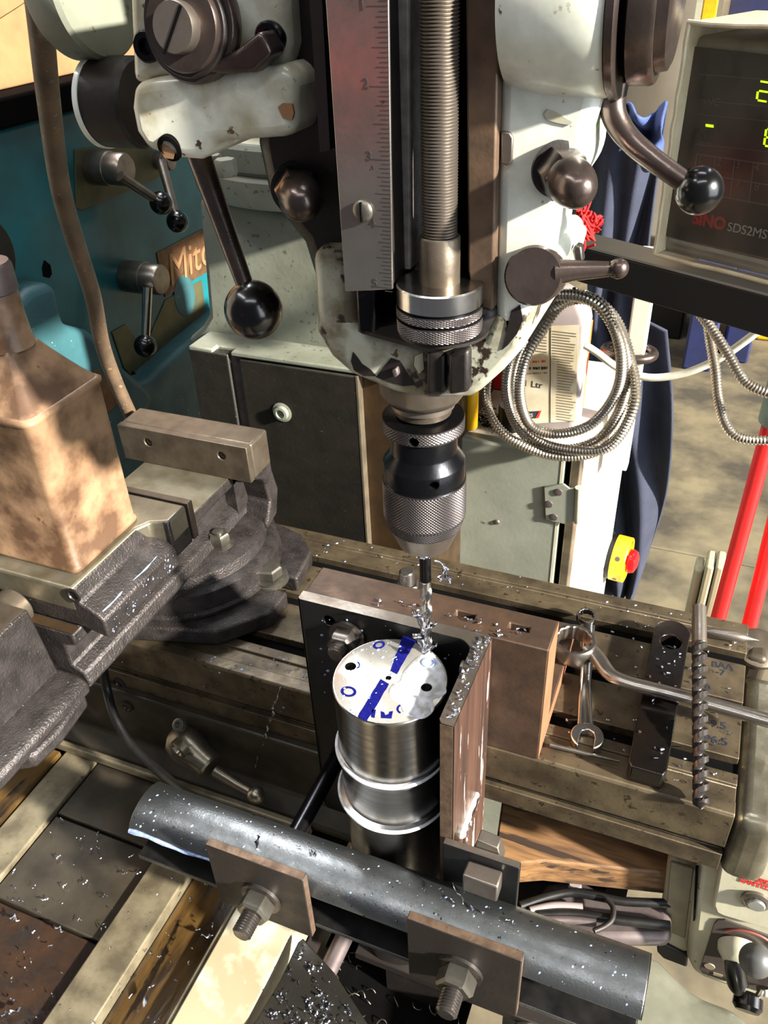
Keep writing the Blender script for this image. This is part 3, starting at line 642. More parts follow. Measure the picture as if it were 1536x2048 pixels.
# graduated depth scale
YS = -.116
sl = [W(px, py, y=YS) for px, py in ((646, -70), (690, 584), (785, 579), (776, -70))]
scl = obj('depth_scale', MB().prism([(p.x, p.z) for p in (sl[0], sl[1], sl[2], sl[3])], 'y', YS, YS + .0016), MT['scale_'], hd, bevel=.0004, label='flat steel inch scale with numerals 1 to 5')
def on_scale(px, py): return W(px, py, y=YS - .00012)
for s_, px, py in (('1', 724, 10), ('2', 731, 168), ('3', 738, 313), ('4', 745, 447), ('5', 750, 567)):
    text('numeral', s_, .0052, on_scale(px, py), (1, 0, .03), (-.03, 0, 1), MT['ink'], scl, .0001, bold=.00008)
z5, z1_ = on_scale(750, 573).z, on_scale(724, 12).z; step = (z1_ - z5) / 4
mb = MB(); nb_ = 0
for k in range(-1, 80):
    z = z5 + step * k / 16
    if z > .57: break
    xe = sl[2].x + (sl[3].x - sl[2].x) * (z - sl[2].z) / (sl[3].z - sl[2].z) - .0002
    ln = .0082 if k % 16 == 0 else .0066 if k % 8 == 0 else .0054 if k % 4 == 0 else .0044 if k % 2 == 0 else .0034
    mb.box((xe - ln, YS - .0002, z - .00011), (xe, YS + .0002, z + .00011))
obj('graduations', mb, MT['ink'], scl, kind='stuff')
q = on_scale(727, 421); obj('scale_screw', MB().lathe([(.0040, 0), (.0046, .0006), (.0046, .0012), (.0036, .0024), (.0015, .0029)], q, (0, -1, 0), 32), MT['bolt'], scl)
obj('screw_slot', MB().box((q.x - .0004, q.y - .0033, q.z - .0040), (q.x + .0004, q.y - .0015, q.z + .0040)), MT['black'], scl)
p0 = W(735, 600, y=-.100); obj('scale_post', MB().prism(xz([(708, 560), (714, 668), (748, 672), (752, 560)], -.104), 'y', -.104, -.07), MT['blackox'], hd, bevel=.002)
obj('scale_backing', MB().prism(xz([(640, -70), (660, 300), (640, 305), (614, -70)], -.105), 'y', -.105, -.098), MT['brownplate'], hd)
mbx = MB().box((sl[0].x + .004, YS + .0016, .43), (sl[0].x + .02, -.07, .60)); obj('scale_bracket', mbx, MT['grease'], hd)
# acorn clamp nuts
def acorn(base, tip, r, m_, nm='acorn_nut'):
    base, tip = V(base), V(tip); d = (tip - base); L_ = d.length; d.normalize(); k = hd
    o = obj(nm, MB().hexnut(base, base + d * L_ * .52, r * 1.08, .2), m_, k)
    n_ = 10; prof = [(r * .98, L_ * .46)] + [(r * math.cos(math.pi / 2 * i / n_) ** .8 if i < n_ else .0002, L_ * .52 + (L_ * .48) * math.sin(math.pi / 2 * i / n_)) for i in range(n_ + 1)]
    obj('dome', MB().lathe(prof, base, d, 40), m_, o)
    obj('nut_washer', MB().lathe([(r * 1.2, -.0005), (r * 1.2, .0015), (r, .0018)], base, d, 40), MT['grease'], o)
bR = W(1116, 338, y=YF); acorn(bR + V((0, .0004, 0)), W(1166, 388, y=YF - .030), .0094, MT['bronze'])
bL = W(592, 376, y=YF + .012); acorn(bL + V((0, .0004, 0)), W(608, 412, y=YF - .018), .0104, MT['bronze'])
# right feed housing (barrel with its axis across the machine) and hub discs
hc = V((0, -.074, .540)); 
xa, xb = -.1680, -.1385
rh = .0375
obj('feed_housing', MB().lathe([(rh * .90, -.01), (rh * .98, .004), (rh, .014), (rh, xb - xa - .004), (rh * .97, xb - xa)], (xa, hc.y, hc.z), (1, 0, 0), 96), MT['enamel'], hd)
obj('hub_rim', MB().lathe([(rh * .96, 0), (rh * 1.0, .0008), (rh * 1.0, .0034), (rh * .97, .0042)], (xb, hc.y, hc.z), (1, 0, 0), 96), MT['bronze'], hd)
obj('hub_groove', MB().lathe([(rh * .78, .004), (rh * .78, .0066)], (xb, hc.y, hc.z), (1, 0, 0), 64), MT['black'], hd)
obj('quill_handle_hub', MB().lathe([(rh * .82, .0065), (rh * .86, .0072), (rh * .86, .0150), (rh * .84, .0165)], (xb, hc.y, hc.z), (1, 0, 0), 96), MT['bronze'], hd)
obj('hub_cap', MB().lathe([(rh * .60, .0162), (rh * .74, .0166), (rh * .72, .0205), (rh * .66, .0215)], (xb, hc.y, hc.z), (1, 0, 0), 96), MT['bronze'], hd)
ha = spline([W(1238, 130, y=-.068), W(1226, 190, y=-.070), W(1229, 232, y=-.072), W(1258, 278, y=-.074), W(1310, 322, y=-.077), W(1392, 381, y=-.082)], 8)
qh = obj('quill_handle', MB().tube(ha, lambda t: .0058 - .0018 * t, 20), MT['bronze'], hd)
ballc = W(1394, 387, y=-.084); obj('ball_knob', MB().sphere(ballc + V((.0005, .0045, .0)), .0094), MT['ball'], qh)
dn = (ha[-1] - ha[-4]).normalized(); obj('knob_recess', MB().lathe([(.0052, 0), (.0046, .0006)], ballc + V((.0005, .0045, 0)) - dn * .0080, -dn, 24), MT['black'], qh)
# quill lock on the right
lc = W(1066, 552, y=-.098); ax_l = V((.10, -1, .30)).normalized()
obj('lock_boss', MB().lathe([(.0128, -.03), (.0128, -.002), (.0118, 0)], lc, ax_l, 48), MT['bronze'], hd, label='round quill lock boss')
lk2 = obj('lock_lever', MB().tube([W(1110, 545, y=-.092), W(1150, 541, y=-.090), W(1222, 538, y=-.086)], [.0058, .0044, .0032], 20), MT['bronze'], hd)
obj('ball_end', MB().sphere(W(1237, 537, y=-.086), .0044), MT['bronze'], lk2)
obj('lug', MB().prism(xz([(1088, 478), (1120, 474), (1134, 490), (1136, 512), (1120, 530), (1090, 500)], -.07), 'y', -.078, -.03), MT['enamel'], hd, bevel=.004, seg=3)
obj('latch', MB().prism(xz([(1146, 500), (1150, 488), (1164, 490), (1168, 522), (1152, 526)], -.06), 'y', -.062, -.056), MT['darkbolt'], hd, bevel=.001)
obj('oil_plate', MB().prism(xz([(1003, 262), (1020, 264), (1027, 275), (1025, 322), (1016, 332), (1003, 326)], YF - .0008), 'y', YF - .0016, YF + .001), MT['dullsteel'], hd, bevel=.0006)
# paint chips on the right flank, raised edges of flaked enamel
chp = MT['brownplate']
for pix in (((1008, 748), (1022, 716), (1040, 708), (1046, 694), (1047, 684), (1042, 690), (1030, 700), (1014, 702), (1000, 716), (985, 730)),):
    pass
# left feed gearbox
YG = -.098
gb = [(262, 168), (300, 158), (560, 132), (588, 150), (592, 268), (560, 277), (424, 286), (418, 306), (396, 322), (340, 318), (290, 300), (268, 265), (258, 215)]
obj('feed_gearbox', MB().prism(xz(gb, YG), 'y', YG, -.010), MT['gear'], hd, bevel=.006, seg=4, label='chipped white feed gearbox at upper left')
up_ = [(252, -70), (262, 172), (300, 160), (566, 140), (578, 90), (566, -70)]
obj('gearbox_flange', MB().prism(xz(up_, YG + .010), 'y', YG + .010, -.0), MT['gear'], hd, bevel=.005, seg=3)
dc = W(378, 52, y=YG - .002); 
def disc(name, r0, r1, off, th, m_, par=hd, c=dc):
    return obj(name, MB().lathe([(r0 * .0 + r1 * .97, 0), (r1, .001), (r1, th - .0012), (r1 * .96, th)], c + V((0, -off, 0)), V((0, -1, .12)), 72), MT[m_], par)
disc('dial_plate', 0, .0230, -.006, .007, 'bronze'); disc('dial_step', 0, .0200, .0005, .0030, 'grease'); disc('dial_ring', 0, .0178, .002, .0045, 'bronze')
sk = disc('slotted_screw', 0, .0100, .006, .0065, 'dullsteel'); obj('screw_slot', MB().slab([dc + V((x, -(.0126 - .119 * z) / .993, z)) for x, z in ((-.0058, -.0088), (-.0046, -.0094), (.0060, .0080), (.0048, .0088))], (0, -.0003, 0)), MT['black'], sk)
obj('dial_pointer', MB().prism(xz([(470, 100), (520, 60), (545, 108), (508, 146), (420, 150), (380, 140)], YG - .006), 'y', YG - .006, YG + .008), MT['bronze'], hd, bevel=.004, seg=3)
for px, py in ((297, 92), (542, 76)):
    q = W(px, py, y=YG + .010); s1 = obj('socket_screw', MB().lathe([(.0068, -.004), (.0068, .0022), (.0060, .003), (.0036, .0028), (.0034, .0002)], q, (0, -1, 0), 32), MT['blackox'], hd)
q = W(344, 292, y=YG + .002); obj('chipped_bore', MB().lathe([(.0062, -.003), (.0062, .0028), (.0042, .0034), (.004, .0005)], q, V((0, -1, -.3)), 24), MT['black'], hd)
# grey motor-side barrel at far left
gx0, gx1 = W(122, 120, y=-.005).x, W(262, 120, y=-.03).x
obj('grey_barrel', MB().lathe([(.034, 0), (.036, .003), (.036, gx1 - gx0 - .050), (.034, gx1 - gx0 - .048)], (gx0 + .046, -.040, .546), (1, 0, 0), 72), MT['grey'], hd)
q0, q1 = W(160, 215, y=-.05), W(266, 225, y=-.05); obj('lower_barrel', MB().lathe([(.0200, 0), (.0225, .002), (.0225, .026), (.0208, .028)], (q0.x + .010, -.044, .4905), (1, 0, 0), 56), MT['grease'], hd)
obj('barrel_rim', MB().lathe([(.0205, 0), (.0232, .0012), (.0232, .0040), (.0212, .0046)], (q0.x + .009, -.044, .4905), (1, 0, 0), 56), MT['enamel'], hd)
# feed lever with black ball, gearbox left
lv0, lv1 = W(398, 312, y=-.045), W(492, 576, y=-.062)
lev = obj('feed_lever', MB().tube([lv0, lv0.lerp(lv1, .5), lv1], [.0066, .0056, .0048], 24), MT['bronze'], hd)
bc = W(507, 620, y=-.064); obj('ball_knob', MB().sphere(bc, .0163, seg=48, ring=28), MT['ball'], lev)

def patch(pix, y, m_): obj('bare_patch', MB().prism(xz(pix, y - .0003), 'y', y - .0005, y + .0008), MT[m_], hd)
for pix in (((706, 704), (716, 716), (724, 728), (742, 740), (752, 752), (728, 752), (708, 740), (702, 722)), ((752, 754), (768, 732), (782, 716), (800, 722), (812, 742), (830, 770), (806, 772), (776, 764))): patch(pix, YF, 'grease')
patch(((830, 712), (846, 706), (848, 738), (838, 748), (828, 730)), YF, 'cream')
patch(((1088, 228), (1096, 218), (1112, 224), (1132, 236), (1146, 244), (1138, 250), (1116, 246), (1094, 240)), YF, 'cream')
patch(((1022, 622), (1040, 610), (1046, 640), (1034, 668), (1016, 690), (1004, 700), (1012, 670)), YF, 'grease')
patch(((556, 214), (566, 206), (584, 208), (588, 226), (584, 240), (566, 236)), YG, 'copper_lt')
patch(((322, 286), (336, 292), (350, 306), (346, 318), (330, 316), (320, 302)), YG, 'copper_lt')
# ================================================================= clamp beam across the workpiece
def beam_prof():
    outer = [(-.1455, -.0545), (-.1430, -.0500), (-.1370, -.0450), (-.1280, -.0415), (-.1180, -.0405), (-.1080, -.0425), (-.1000, -.0475), (-.0970, -.0540), (-.0970, -.0880), (-.1000, -.0940), (-.1060, -.0980), (-.1455, -.0980)]
    inner = [(-.1455, -.0930), (-.1060, -.0930), (-.1020, -.0880), (-.1020, -.0560), (-.1080, -.0475), (-.1180, -.0455), (-.1280, -.0465), (-.1350, -.0495), (-.1410, -.0550), (-.1430, -.0580)]
    return outer + inner
bm_ = thing('clamp_beam', 'long dark rounded channel beam pulled across the front of the workpiece', 'clamp bar', (-.255, -.12, -.106))
obj('channel', MB().prism(list(reversed(beam_prof())), 'x', -.465, -.042), MT['beam'], bm_, bevel=.0008, smooth=50)
obj('sawn_end', MB().prism(list(reversed([(y * 1, z) for y, z in beam_prof()])), 'x', -.0419, -.0415), MT['dullsteel'], bm_, label='bright sawn end')
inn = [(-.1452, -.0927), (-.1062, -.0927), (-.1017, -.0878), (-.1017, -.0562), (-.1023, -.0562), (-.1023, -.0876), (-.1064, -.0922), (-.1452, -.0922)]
obj('inside_shade', MB().prism(list(reversed(inn)), 'x', -.4645, -.0425), MT['rubber'], bm_, label='black lining painting the shade inside the channel')  # added lining: the shade of the hollow painted black
# milky drip line along the front lip
mb = MB().tube([V((-.464 + .095 * t, -.1459, -.0562 + .0012 * math.sin(t * 9))) for t in [i / 14 for i in range(15)]], lambda t: .0026 * (1 - .6 * t) * (.9 + .2 * math.sin(t * 23)), 8)
obj('coolant_drip', mb, MT['drop'], bm_)
def clamp(px, py, x0, x1, zt, lab, m_):
    r = thing('clamp_plate', lab, 'clamp plate', ((x0 + x1) / 2, -.150, zt - .081), 'clamp plates across the beam')
    obj('plate', MB().box((x0, -.1532, zt - .081), (x1, -.1460, zt)), m_, r, bevel=.0006)
    obj('plate_edge', MB().box((x0 + .0006, -.1526, zt), (x1 - .0006, -.1466, zt + .0004)), MT['rustedge'], r)
    obj('plate_side', MB().box((x1, -.1526, zt - .0804), (x1 + .0004, -.1466, zt - .0006)), MT['rustedge'], r)
    c = W(px, py, y=-.1560); x, z = c.x, c.z
    obj('washer', MB().lathe([(.008, 0), (.0172, 0), (.0172, .0026), (.008, .0026)], (x, -.1533, z), (0, -1, 0), 40), MT['darkbolt'], r)
    obj('nut', MB().hexnut((x, -.156, z), (x, -.1700, z), .0142, .25), MT['bolt'], r)
    obj('threaded_rod', MB().thread((x, -.168, z), (x, -.1860, z), .0080, .0022), MT['darkbolt'], r)
    obj('rod', MB().cyl((x, -.1455, z), (x, -.012 if x < -.25 else -.118, z), .0078, seg=24), MT['blackox'], r)
a = W(410, 1690, y=-.1532); b = W(602, 1748, y=-.1532)
clamp(520, 1800, a.x, b.x, a.z, 'left of the two square brown clamp plates on the beam, tilted, with bright nut', MT['brownplate'])
a = W(813, 1839, y=-.1532); b = W(1043, 1922, y=-.1532)
clamp(918, 1946, a.x, b.x, (a.z + b.z) / 2, 'right of the two square brown clamp plates on the beam, with dark hex nut', MT['brownplate'])

# ================================================================= machine vice
vi = thing('machine_vice', 'speckled cast iron swivel machine vice bolted to the left end of the table', 'vice', (-.552, .05, 0))
vx0, vx1 = -.628, -.476; cx, cy = -.556, .112
# swivel base with slotted ear on the right
ear = [(cx, cy - .110), (-.470, cy - .086), (-.4330, cy - .044), (-.4330, cy - .0105), (-.4720, cy - .0105), (-.4760, cy - .004), (-.4760, cy + .004), (-.4720, cy + .0105), (-.4330, cy + .0105), (-.4390, cy + .058), (-.4640, cy + .082), (cx, cy + .106)]
left = [(cx - .118, cy + .06), (cx - .124, cy), (cx - .118, cy - .06)]
obj('swivel_base', MB().prism(ear + left, 'z', .0004, .0195), MT['vice'], vi, bevel=.003, seg=3)
obj('swivel_ring', MB().lathe([(.097, .019), (.099, .021), (.099, .024), (.0955, .026), (.0955, .046), (.090, .049), (.05, .049)], (cx, cy, 0), UP, 96), MT['vice'], vi)
obj('swivel_body', MB().lathe([(.084, .046), (.086, .049), (.084, .060), (.070, .066)], (cx, cy, 0), UP, 64), MT['vice'], vi)
def hexbolt(par, p, wr, nr, h, m_='bolt'):
    p = V(p)
    obj('washer', MB().lathe([(.006, 0), (wr, 0), (wr, .003), (wr * .96, .0034), (wr * .96, .006), (.006, .006)], p, UP, 40), MT[m_], par)
    obj('bolt_head', MB().hexnut(p + V((0, 0, .006)), p + V((0, 0, .006 + h)), nr, .5), MT[m_], par)
bb = W(542, 1160, z=.0200); hexbolt(vi, (-.4580, cy, .0196), .0192, .0138, .012)
e2 = W(441, 1094, z=.0605); hexbolt(vi, (e2.x, e2.y, .0605), .0155, .0112, .012); obj('bolt_tip', MB().lathe([(.0055, 0), (.0055, .002), (.004, .003)], (e2.x, e2.y, .0785), UP, 20), MT['bolt'], vi)
mb = MB().prism([(-.555, .060), (-.500, .074), (-.488, .094), (-.488, .114), (-.502, .126), (-.545, .140)], 'z', .044, .0602); obj('clamp_ear', mb, MT['vice'], vi, bevel=.003)
# body / bed: a trough section running towards the operator
bed = [(-.604, .062), (-.604, .1195), (-.5035, .1195), (-.5035, .1070), (-.516, .104), (-.516, .082), (-.505, .076), (-.5015, .064), (-.506, .058), (-.604, .058)]
obj('bed', MB().prism(list(reversed(bed)), 'y', -.1035, .172), MT['vice'], vi, bevel=.002)
obj('bed_flange', MB().prism([(-.62, .0565), (-.62, .074), (-.512, .074), (-.503, .068), (-.503, .0565)], 'y', -.215, -.1037), MT['vice'], vi, bevel=.003)
obj('bed_way', MB().box((-.603, .034, .1196), (-.5036, .1405, .1203)), MT['vicetop'], vi)
obj('bed_way_front', MB().box((-.603, -.1030, .1196), (-.5036, -.0945, .1203)), MT['slide_brown'], vi)
# fixed jaw with a waisted rear web
web = [(.140, .120), (.140, .159), (.172, .159), (.174, .112), (.181, .085), (.172, .058), (.150, .052), (.150, .060), (.162, .080), (.156, .110)]
obj('jaw_web', MB().prism(web, 'x', vx0, vx1 - .0008), MT['vice'], vi, bevel=.0025)
obj('jaw_web_core', MB().box((-.604, .140, .05), (-.5035, .168, .125)), MT['vice'], vi)
fj = obj('fixed_jaw', MB().box((vx0, .140, .121), (vx1, .1725, .1602)), MT['jaw'], vi, bevel=.0025, seg=3)
jp = obj('jaw_plate', MB().box((vx0 + .001, .1322, .1205), (vx1 - .0005, .1399, .1604)), MT['jaw'], vi, bevel=.0008)
hs = [W(296, 885, y=.1322), W(443, 912, y=.1322)]
cut(jp, *[MB().cyl((h.x, .12, h.z), (h.x, .137, h.z), .0045, seg=24) for h in hs])
mjp = obj('jaw_plate', MB().box((vx0 + .001, .0330, .1218), (vx1 - .002, .0402, .1602)), MT['jaw'], vi, bevel=.0008)
# moving jaw with pocket on the right side
pts = [(vx0, .0318), (vx1 - .003, .0318), (vx1 - .003, .0060), (-.494, .0000), (-.500, -.012), (-.500, -.094), (vx0, -.094)]
obj('moving_jaw', MB().prism(pts, 'z', .136, .1600), MT['vicetop'], vi, bevel=.0025, seg=3)
pts = [(vx0, .0316), (vx1 - .003, .0316), (vx1 - .003, -.094), (vx0, -.094)]
sect = [(-.500, .1590), (-.496, .146), (-.482, .1385), (-.4765, .134), (-.4765, .1150), (-.50, .1205), (-.628, .1205), (-.628, .1590)]
obj('jaw_skirt', MB().prism(sect, 'y', -.0938, .0052), MT['vice'], vi, bevel=.002, seg=3)
obj('jaw_nose', MB().box((-.627, .004, .1208), (vx1 - .0032, .0314, .1592)), MT['vice'], vi, bevel=.001)
c0 = W(148, 1190, y=-.0945); ring_c = V((c0.x, -.0945, c0.z)); obj('jaw_screw_hole', MB().lathe([(.0065, 0), (.0065, .0012), (.0045, .0014), (.004, .0002)], ring_c, (0, -1, 0), 24), MT['grease'], vi)
# screw and end block
obj('vice_screw', MB().thread((-.562, -.094, .128), (-.562, -.108, .128), .0105, .004), MT['darkbolt'], vi)
obj('screw_collar', MB().lathe([(.0150, 0), (.0165, .0015), (.0165, .0135), (.0150, .015)], (-.562, -.0955, .128), (0, -1, 0), 40), MT['jaw'], vi)
obj('end_block', MB().prism([(-.104, .056), (-.112, .1455), (-.20, .1455), (-.20, .056)], 'x', -.64, -.531), MT['vice'], vi, bevel=.002)
obj('end_block_top', MB().box((-.639, -.199, .14555), (-.5325, -.1135, .1461)), MT['jaw'], vi)
obj('tail_lug', MB().prism([(-.61, -.225), (-.525, -.222), (-.522, -.190), (-.500, -.176), (-.498, -.150), (-.503, -.11), (-.60, -.11)], 'z', .046, .0615), MT['vice'], vi, bevel=.004, seg=3)

# ================================================================= oil can on the vice
cn = thing('oil_can', 'grimy tan rectangular oil tin with grey cap standing on the vice jaw', 'oil can', (-.563, -.037, .1602))
x0, x1, y0, y1 = -.618, -.5055, -.0795, .003
def rrect(x0, x1, y0, y1, r, z, n=5):
    out = []
    for (cx_, cy_, a) in ((x1 - r, y1 - r, 0), (x0 + r, y1 - r, 90), (x0 + r, y0 + r, 180), (x1 - r, y0 + r, 270)):
        out += [V((cx_ + r * math.cos(math.radians(a + 90 * i / n)), cy_ + r * math.sin(math.radians(a + 90 * i / n)), z)) for i in range(n + 1)]
    return out
ncx, ncy = -.5475, -.037
def neck(r, z):
    n = 24; return [V((ncx + r * math.cos(math.radians(15 * i)), ncy + r * math.sin(math.radians(15 * i)), z)) for i in range(n)]
body = [rrect(x0 + .001, x1 - .001, y0 + .001, y1 - .001, .006, .1602), rrect(x0, x1, y0, y1, .007, .1622), rrect(x0, x1, y0, y1, .007, .164), rrect(x0 + .0012, x1 - .0012, y0 + .0012, y1 - .0012, .007, .1662), rrect(x0 + .0012, x1 - .0012, y0 + .0012, y1 - .0012, .007, .288), rrect(x0 - .0004, x1 + .0004, y0 - .0004, y1 + .0004, .007, .2900), rrect(x0 - .0004, x1 + .0004, y0 - .0004, y1 + .0004, .007, .2925), rrect(x0 + .002, x1 - .002, y0 + .002, y1 - .002, .007, .2945)]
obj('can_body', MB().rings(body), MT['can'], cn, smooth=60)
sh = [rrect(x0 + .002, x1 - .002, y0 + .002, y1 - .002, .008, .2944)]
for t in (.25, .5, .75, .9, 1.0):
    src = rrect(x0 + .002, x1 - .002, y0 + .002, y1 - .002, .008, 0); row = []
    for p in src:
        d = V((p.x - ncx, p.y - ncy)); q = d.normalized() * .0185; e_ = d * (1 - t) + q * t
        row.append(V((ncx + e_.x, ncy + e_.y, .2944 + .036 * (t ** 1.12))))
    sh.append(row)
obj('shoulder', MB().rings(sh), MT['can'], cn, smooth=70)
obj('neck', MB().rings([neck(.0185, .329), neck(.0172, .338), neck(.0166, .350), neck(.0166, .372)]), MT['can'], cn, smooth=70)
obj('cap', MB().lathe([(.0165, .368), (.0175, .369), (.0175, .385), (.0160, .3885), (.004, .389)], (ncx, ncy, 0), UP, 32), MT['cap'], cn)

# ================================================================= tools lying on the table
stp = thing('strap_clamp', 'oily black flat strap with a hole lying across the table slots', 'clamp strap', (-.067, .09, 0))
pts = [(-.0800, .0045), (-.0560, .0045), (-.0535, .010), (-.0520, .165)] + [(-.0672 + .0158 * math.cos(math.radians(a_)), .1720 + .0150 * math.sin(math.radians(a_))) for a_ in range(0, 181, 15)] + [(-.0835, .165), (-.0825, .010)]
o = obj('bar', MB().prism(pts, 'z', .0003, .0180), MT['strap'], stp, bevel=.0012, seg=2)
cut(o, MB().cyl((-.0672, .157, .004), (-.0672, .157, .03), .0092, seg=32))

def ring_mesh(c, axn, r_o, r_i, h, pts12=12, seg=72):
    """twelve-point ring end"""
    u, v, w_ = frame(axn); c = V(c); rr = []
    def rad(j): return r_i + (r_i * .075) * abs(math.sin(j * math.pi * pts12 / seg)) * 1.0
    for ro, hh in ((r_o * .94, 0), (r_o, h * .2), (r_o * .99, h * .75), (r_o * .9, h)):
        rr.append([c + w_ * hh + (u * math.cos(2 * math.pi * j / seg) + v * math.sin(2 * math.pi * j / seg)) * ro for j in range(seg)])
    for add, hh in ((.06, h), (0, h * .93), (0, 0)):
        rr.append([c + w_ * hh + (u * math.cos(2 * math.pi * j / seg) + v * math.sin(2 * math.pi * j / seg)) * (rad(j) + r_i * add) for j in range(seg)])
    return MB().rings(rr, closed=True)
def sweep(pts, wd, th, n=16, up=V((0, 0, 1))):
    mb = MB(); rr = []; pts = [V(p) for p in pts]
    for i, p in enumerate(pts):
        t = (pts[min(i + 1, len(pts) - 1)] - pts[max(i - 1, 0)]).normalized(); s_ = t.cross(up).normalized(); q = s_.cross(t)
        tt = i / (len(pts) - 1); a_ = wd(tt) if callable(wd) else wd; b_ = th(tt) if callable(th) else th
        rr.append([p + s_ * a_ * math.copysign(abs(math.cos(2 * math.pi * j / n)) ** .75, math.cos(2 * math.pi * j / n)) + q * b_ * math.copysign(abs(math.sin(2 * math.pi * j / n)) ** .75, math.sin(2 * math.pi * j / n)) for j in range(n)])
    return mb.rings(rr)
rs = thing('ring_spanner', 'big satin cranked ring spanner lying over the black strap', 'spanner', W(1148, 1290, z=.02))
c = W(1149, 1277, z=.037); tilt = V((.02, -.06, 1)).normalized()
obj('ring_end', ring_mesh(c - tilt * .0165, tilt, .0200, .0142, .0160), MT['satin'], rs, smooth=30)
pts = spline([W(1176, 1296, z=.0285), W(1197, 1318, z=.0275), W(1222, 1350, z=.0270), W(1262, 1367, z=.0268), W(1330, 1384, z=.0262), W(1430, 1411, z=.0255), W(1560, 1448, z=.025)], 6)
obj('shank', sweep(pts, lambda t: .0072 - .0012 * min(1, t * 3), lambda t: .0056 - .0008 * min(1, t * 3)), MT['satin'], rs, smooth=60)
cs_ = thing('combination_spanner', 'small chrome combination spanner lying under the big ring spanner', 'spanner', W(1172, 1400, z=.0))
c = W(1173, 1231, z=.013); tl = V((0, -.16, 1)).normalized()
obj('ring_end', ring_mesh(c - tl * .006, tl, .0096, .0066, .0072), MT['polished'], cs_, smooth=30)
pts = spline([W(1175, 1252, z=.0090), W(1176, 1290, z=.0075), W(1172, 1350, z=.0052), W(1170, 1400, z=.0045), W(1171, 1452, z=.0045)], 5)
obj('shank', sweep(pts, lambda t: .0052 + .002 * (2 * t - 1) ** 2, lambda t: .0030), MT['polished'], cs_, smooth=60)
oc = W(1174, 1476, z=.004)
jaw = []
for a_ in range(-50, 231, 14): jaw.append((.0136 * math.cos(math.radians(a_)), .0138 * math.sin(math.radians(a_))))
jaw += [(-.0062, -.0125), (-.0062, -.001), (-.0045, .0045), (0, .0062), (.0045, .0045), (.0062, -.001), (.0062, -.0125)]
o = obj('open_end', MB().prism([(oc.x + x * math.cos(.06) - y * math.sin(.06), oc.y + x * math.sin(.06) + y * math.cos(.06)) for x, y in jaw], 'z', .0004, .0076), MT['polished'], cs_, bevel=.001)
ld = thing('long_drill_bit', 'long dark twist drill lying across the strap side and front edge of the table', 'drill bit', W(1402, 1622, z=0))
pa = W(1402, 1619, z=.0075); pb = W(1398, 1214, z=.068)
twist('d', pa, pb, .0062, (pb - pa).length * .80, (MT['darkbolt'], MT['dullsteel']), ld, 6.4, 150)
cd = thing('centre_drill', 'short bright double-ended centre drill on the back right of the table', 'drill bit', W(1450, 1270, z=0))
pa = W(1386, 1258, z=.006); pb = W(1518, 1281, z=.006); d = (pb - pa).normalized()
obj('drill_body', MB().lathe([(.0008, 0), (.0024, .006), (.0026, .012), (.0052, .017), (.0052, (pb - pa).length - .014), (.0022, (pb - pa).length - .008), (.0008, (pb - pa).length)], pa, d, 24), MT['dullsteel'], cd)
obj('flute', MB().box((-.0012, -.0012, 0), (.0012, .0012, .0001)), MT['black'], cd) if False else None
sc_ = thing('scriber_rod', 'thin steel rod lying near the open spanner jaw', 'rod', W(1165, 1505, z=0))
obj('rod', MB().tube([W(1100, 1490, z=.0022), W(1170, 1507, z=.0022), W(1240, 1523, z=.0022)], [.0021, .0017, .0009], 14), MT['bolt'], sc_)
# ================================================================= teal lathe behind on the left
LX = -.95
def yz(pix, x=LX): return [(W(px, py, x=x).y, W(px, py, x=x).z) for px, py in pix]
la = thing('lathe', 'teal painted lathe headstock with black ball levers standing behind on the left', 'lathe', (-1.2, .9, -.95))
top = W(0, 232, x=LX).z
obj('headstock', MB().box((-1.55, .05, -.42), (LX, 1.75, top - .012)), MT['teal'], la, bevel=.008, seg=3)
obj('top_tray', MB().box((-1.57, .03, top - .012), (LX + .02, 1.77, top + .022)), MT['black'], la, bevel=.004)
obj('pedestal', MB().box((-1.5, .10, -.95), (LX - .02, 1.7, -.40)), MT['teal'], la)
fr = [(-60, 690), (40, 600), (62, 577), (104, 563), (116, 580), (124, 620), (132, 648), (180, 660), (214, 692), (250, 735), (300, 778), (310, 800), (280, 860), (330, 900), (400, 960), (400, 1250), (-60, 1250)]
obj('bed_casting', MB().prism(yz(fr, -.90), 'x', LX - .01, -.90), MT['teal_dusty'], la, bevel=.012, seg=4)
lr = [(262, 776), (300, 758), (372, 692), (470, 610), (560, 560), (560, 1200), (300, 1200)]
obj('base_casting', MB().prism(yz(lr, -.91), 'x', LX - .01, -.91), MT['teal_dusty'], la, bevel=.010, seg=4)
def plate(name, pix, m_, d=.002, x=LX, lab=None):
    return obj(name, MB().prism(yz(pix, x), 'x', x, x + d), MT[m_], la, bevel=.0005, label=lab)
plate('gear_chart', [(150, 416), (148, 300), (280, 280), (335, 330), (330, 348), (245, 385), (162, 420)], 'olive')
nm = plate('name_plate', [(312, 506), (394, 463), (430, 448), (437, 530), (404, 549), (329, 594)], 'copper', lab='worn copper name plate with raised script lettering')
r_ = W(400, 480, x=LX) - W(330, 512, x=LX); r_ = V((0, r_.y, r_.z))
text('lettering', 'Mitchell', .074, W(334, 548, x=LX + .0024) + V((0, 0, 0)), (0, 1, 0), (0, 0, 1), MT['copper_lt'], nm, .0012, 'LEFT', bold=0, shear=.2)
ob = plate('instruction_plate', [(222, 664), (250, 648), (278, 688), (288, 696), (330, 600), (402, 560), (412, 640), (376, 690), (270, 762), (246, 735)], 'olive')
obj('plate_hole', MB().cyl(W(263, 752, x=LX + .0015), W(263, 752, x=LX + .0025), .008), MT['black'], ob)
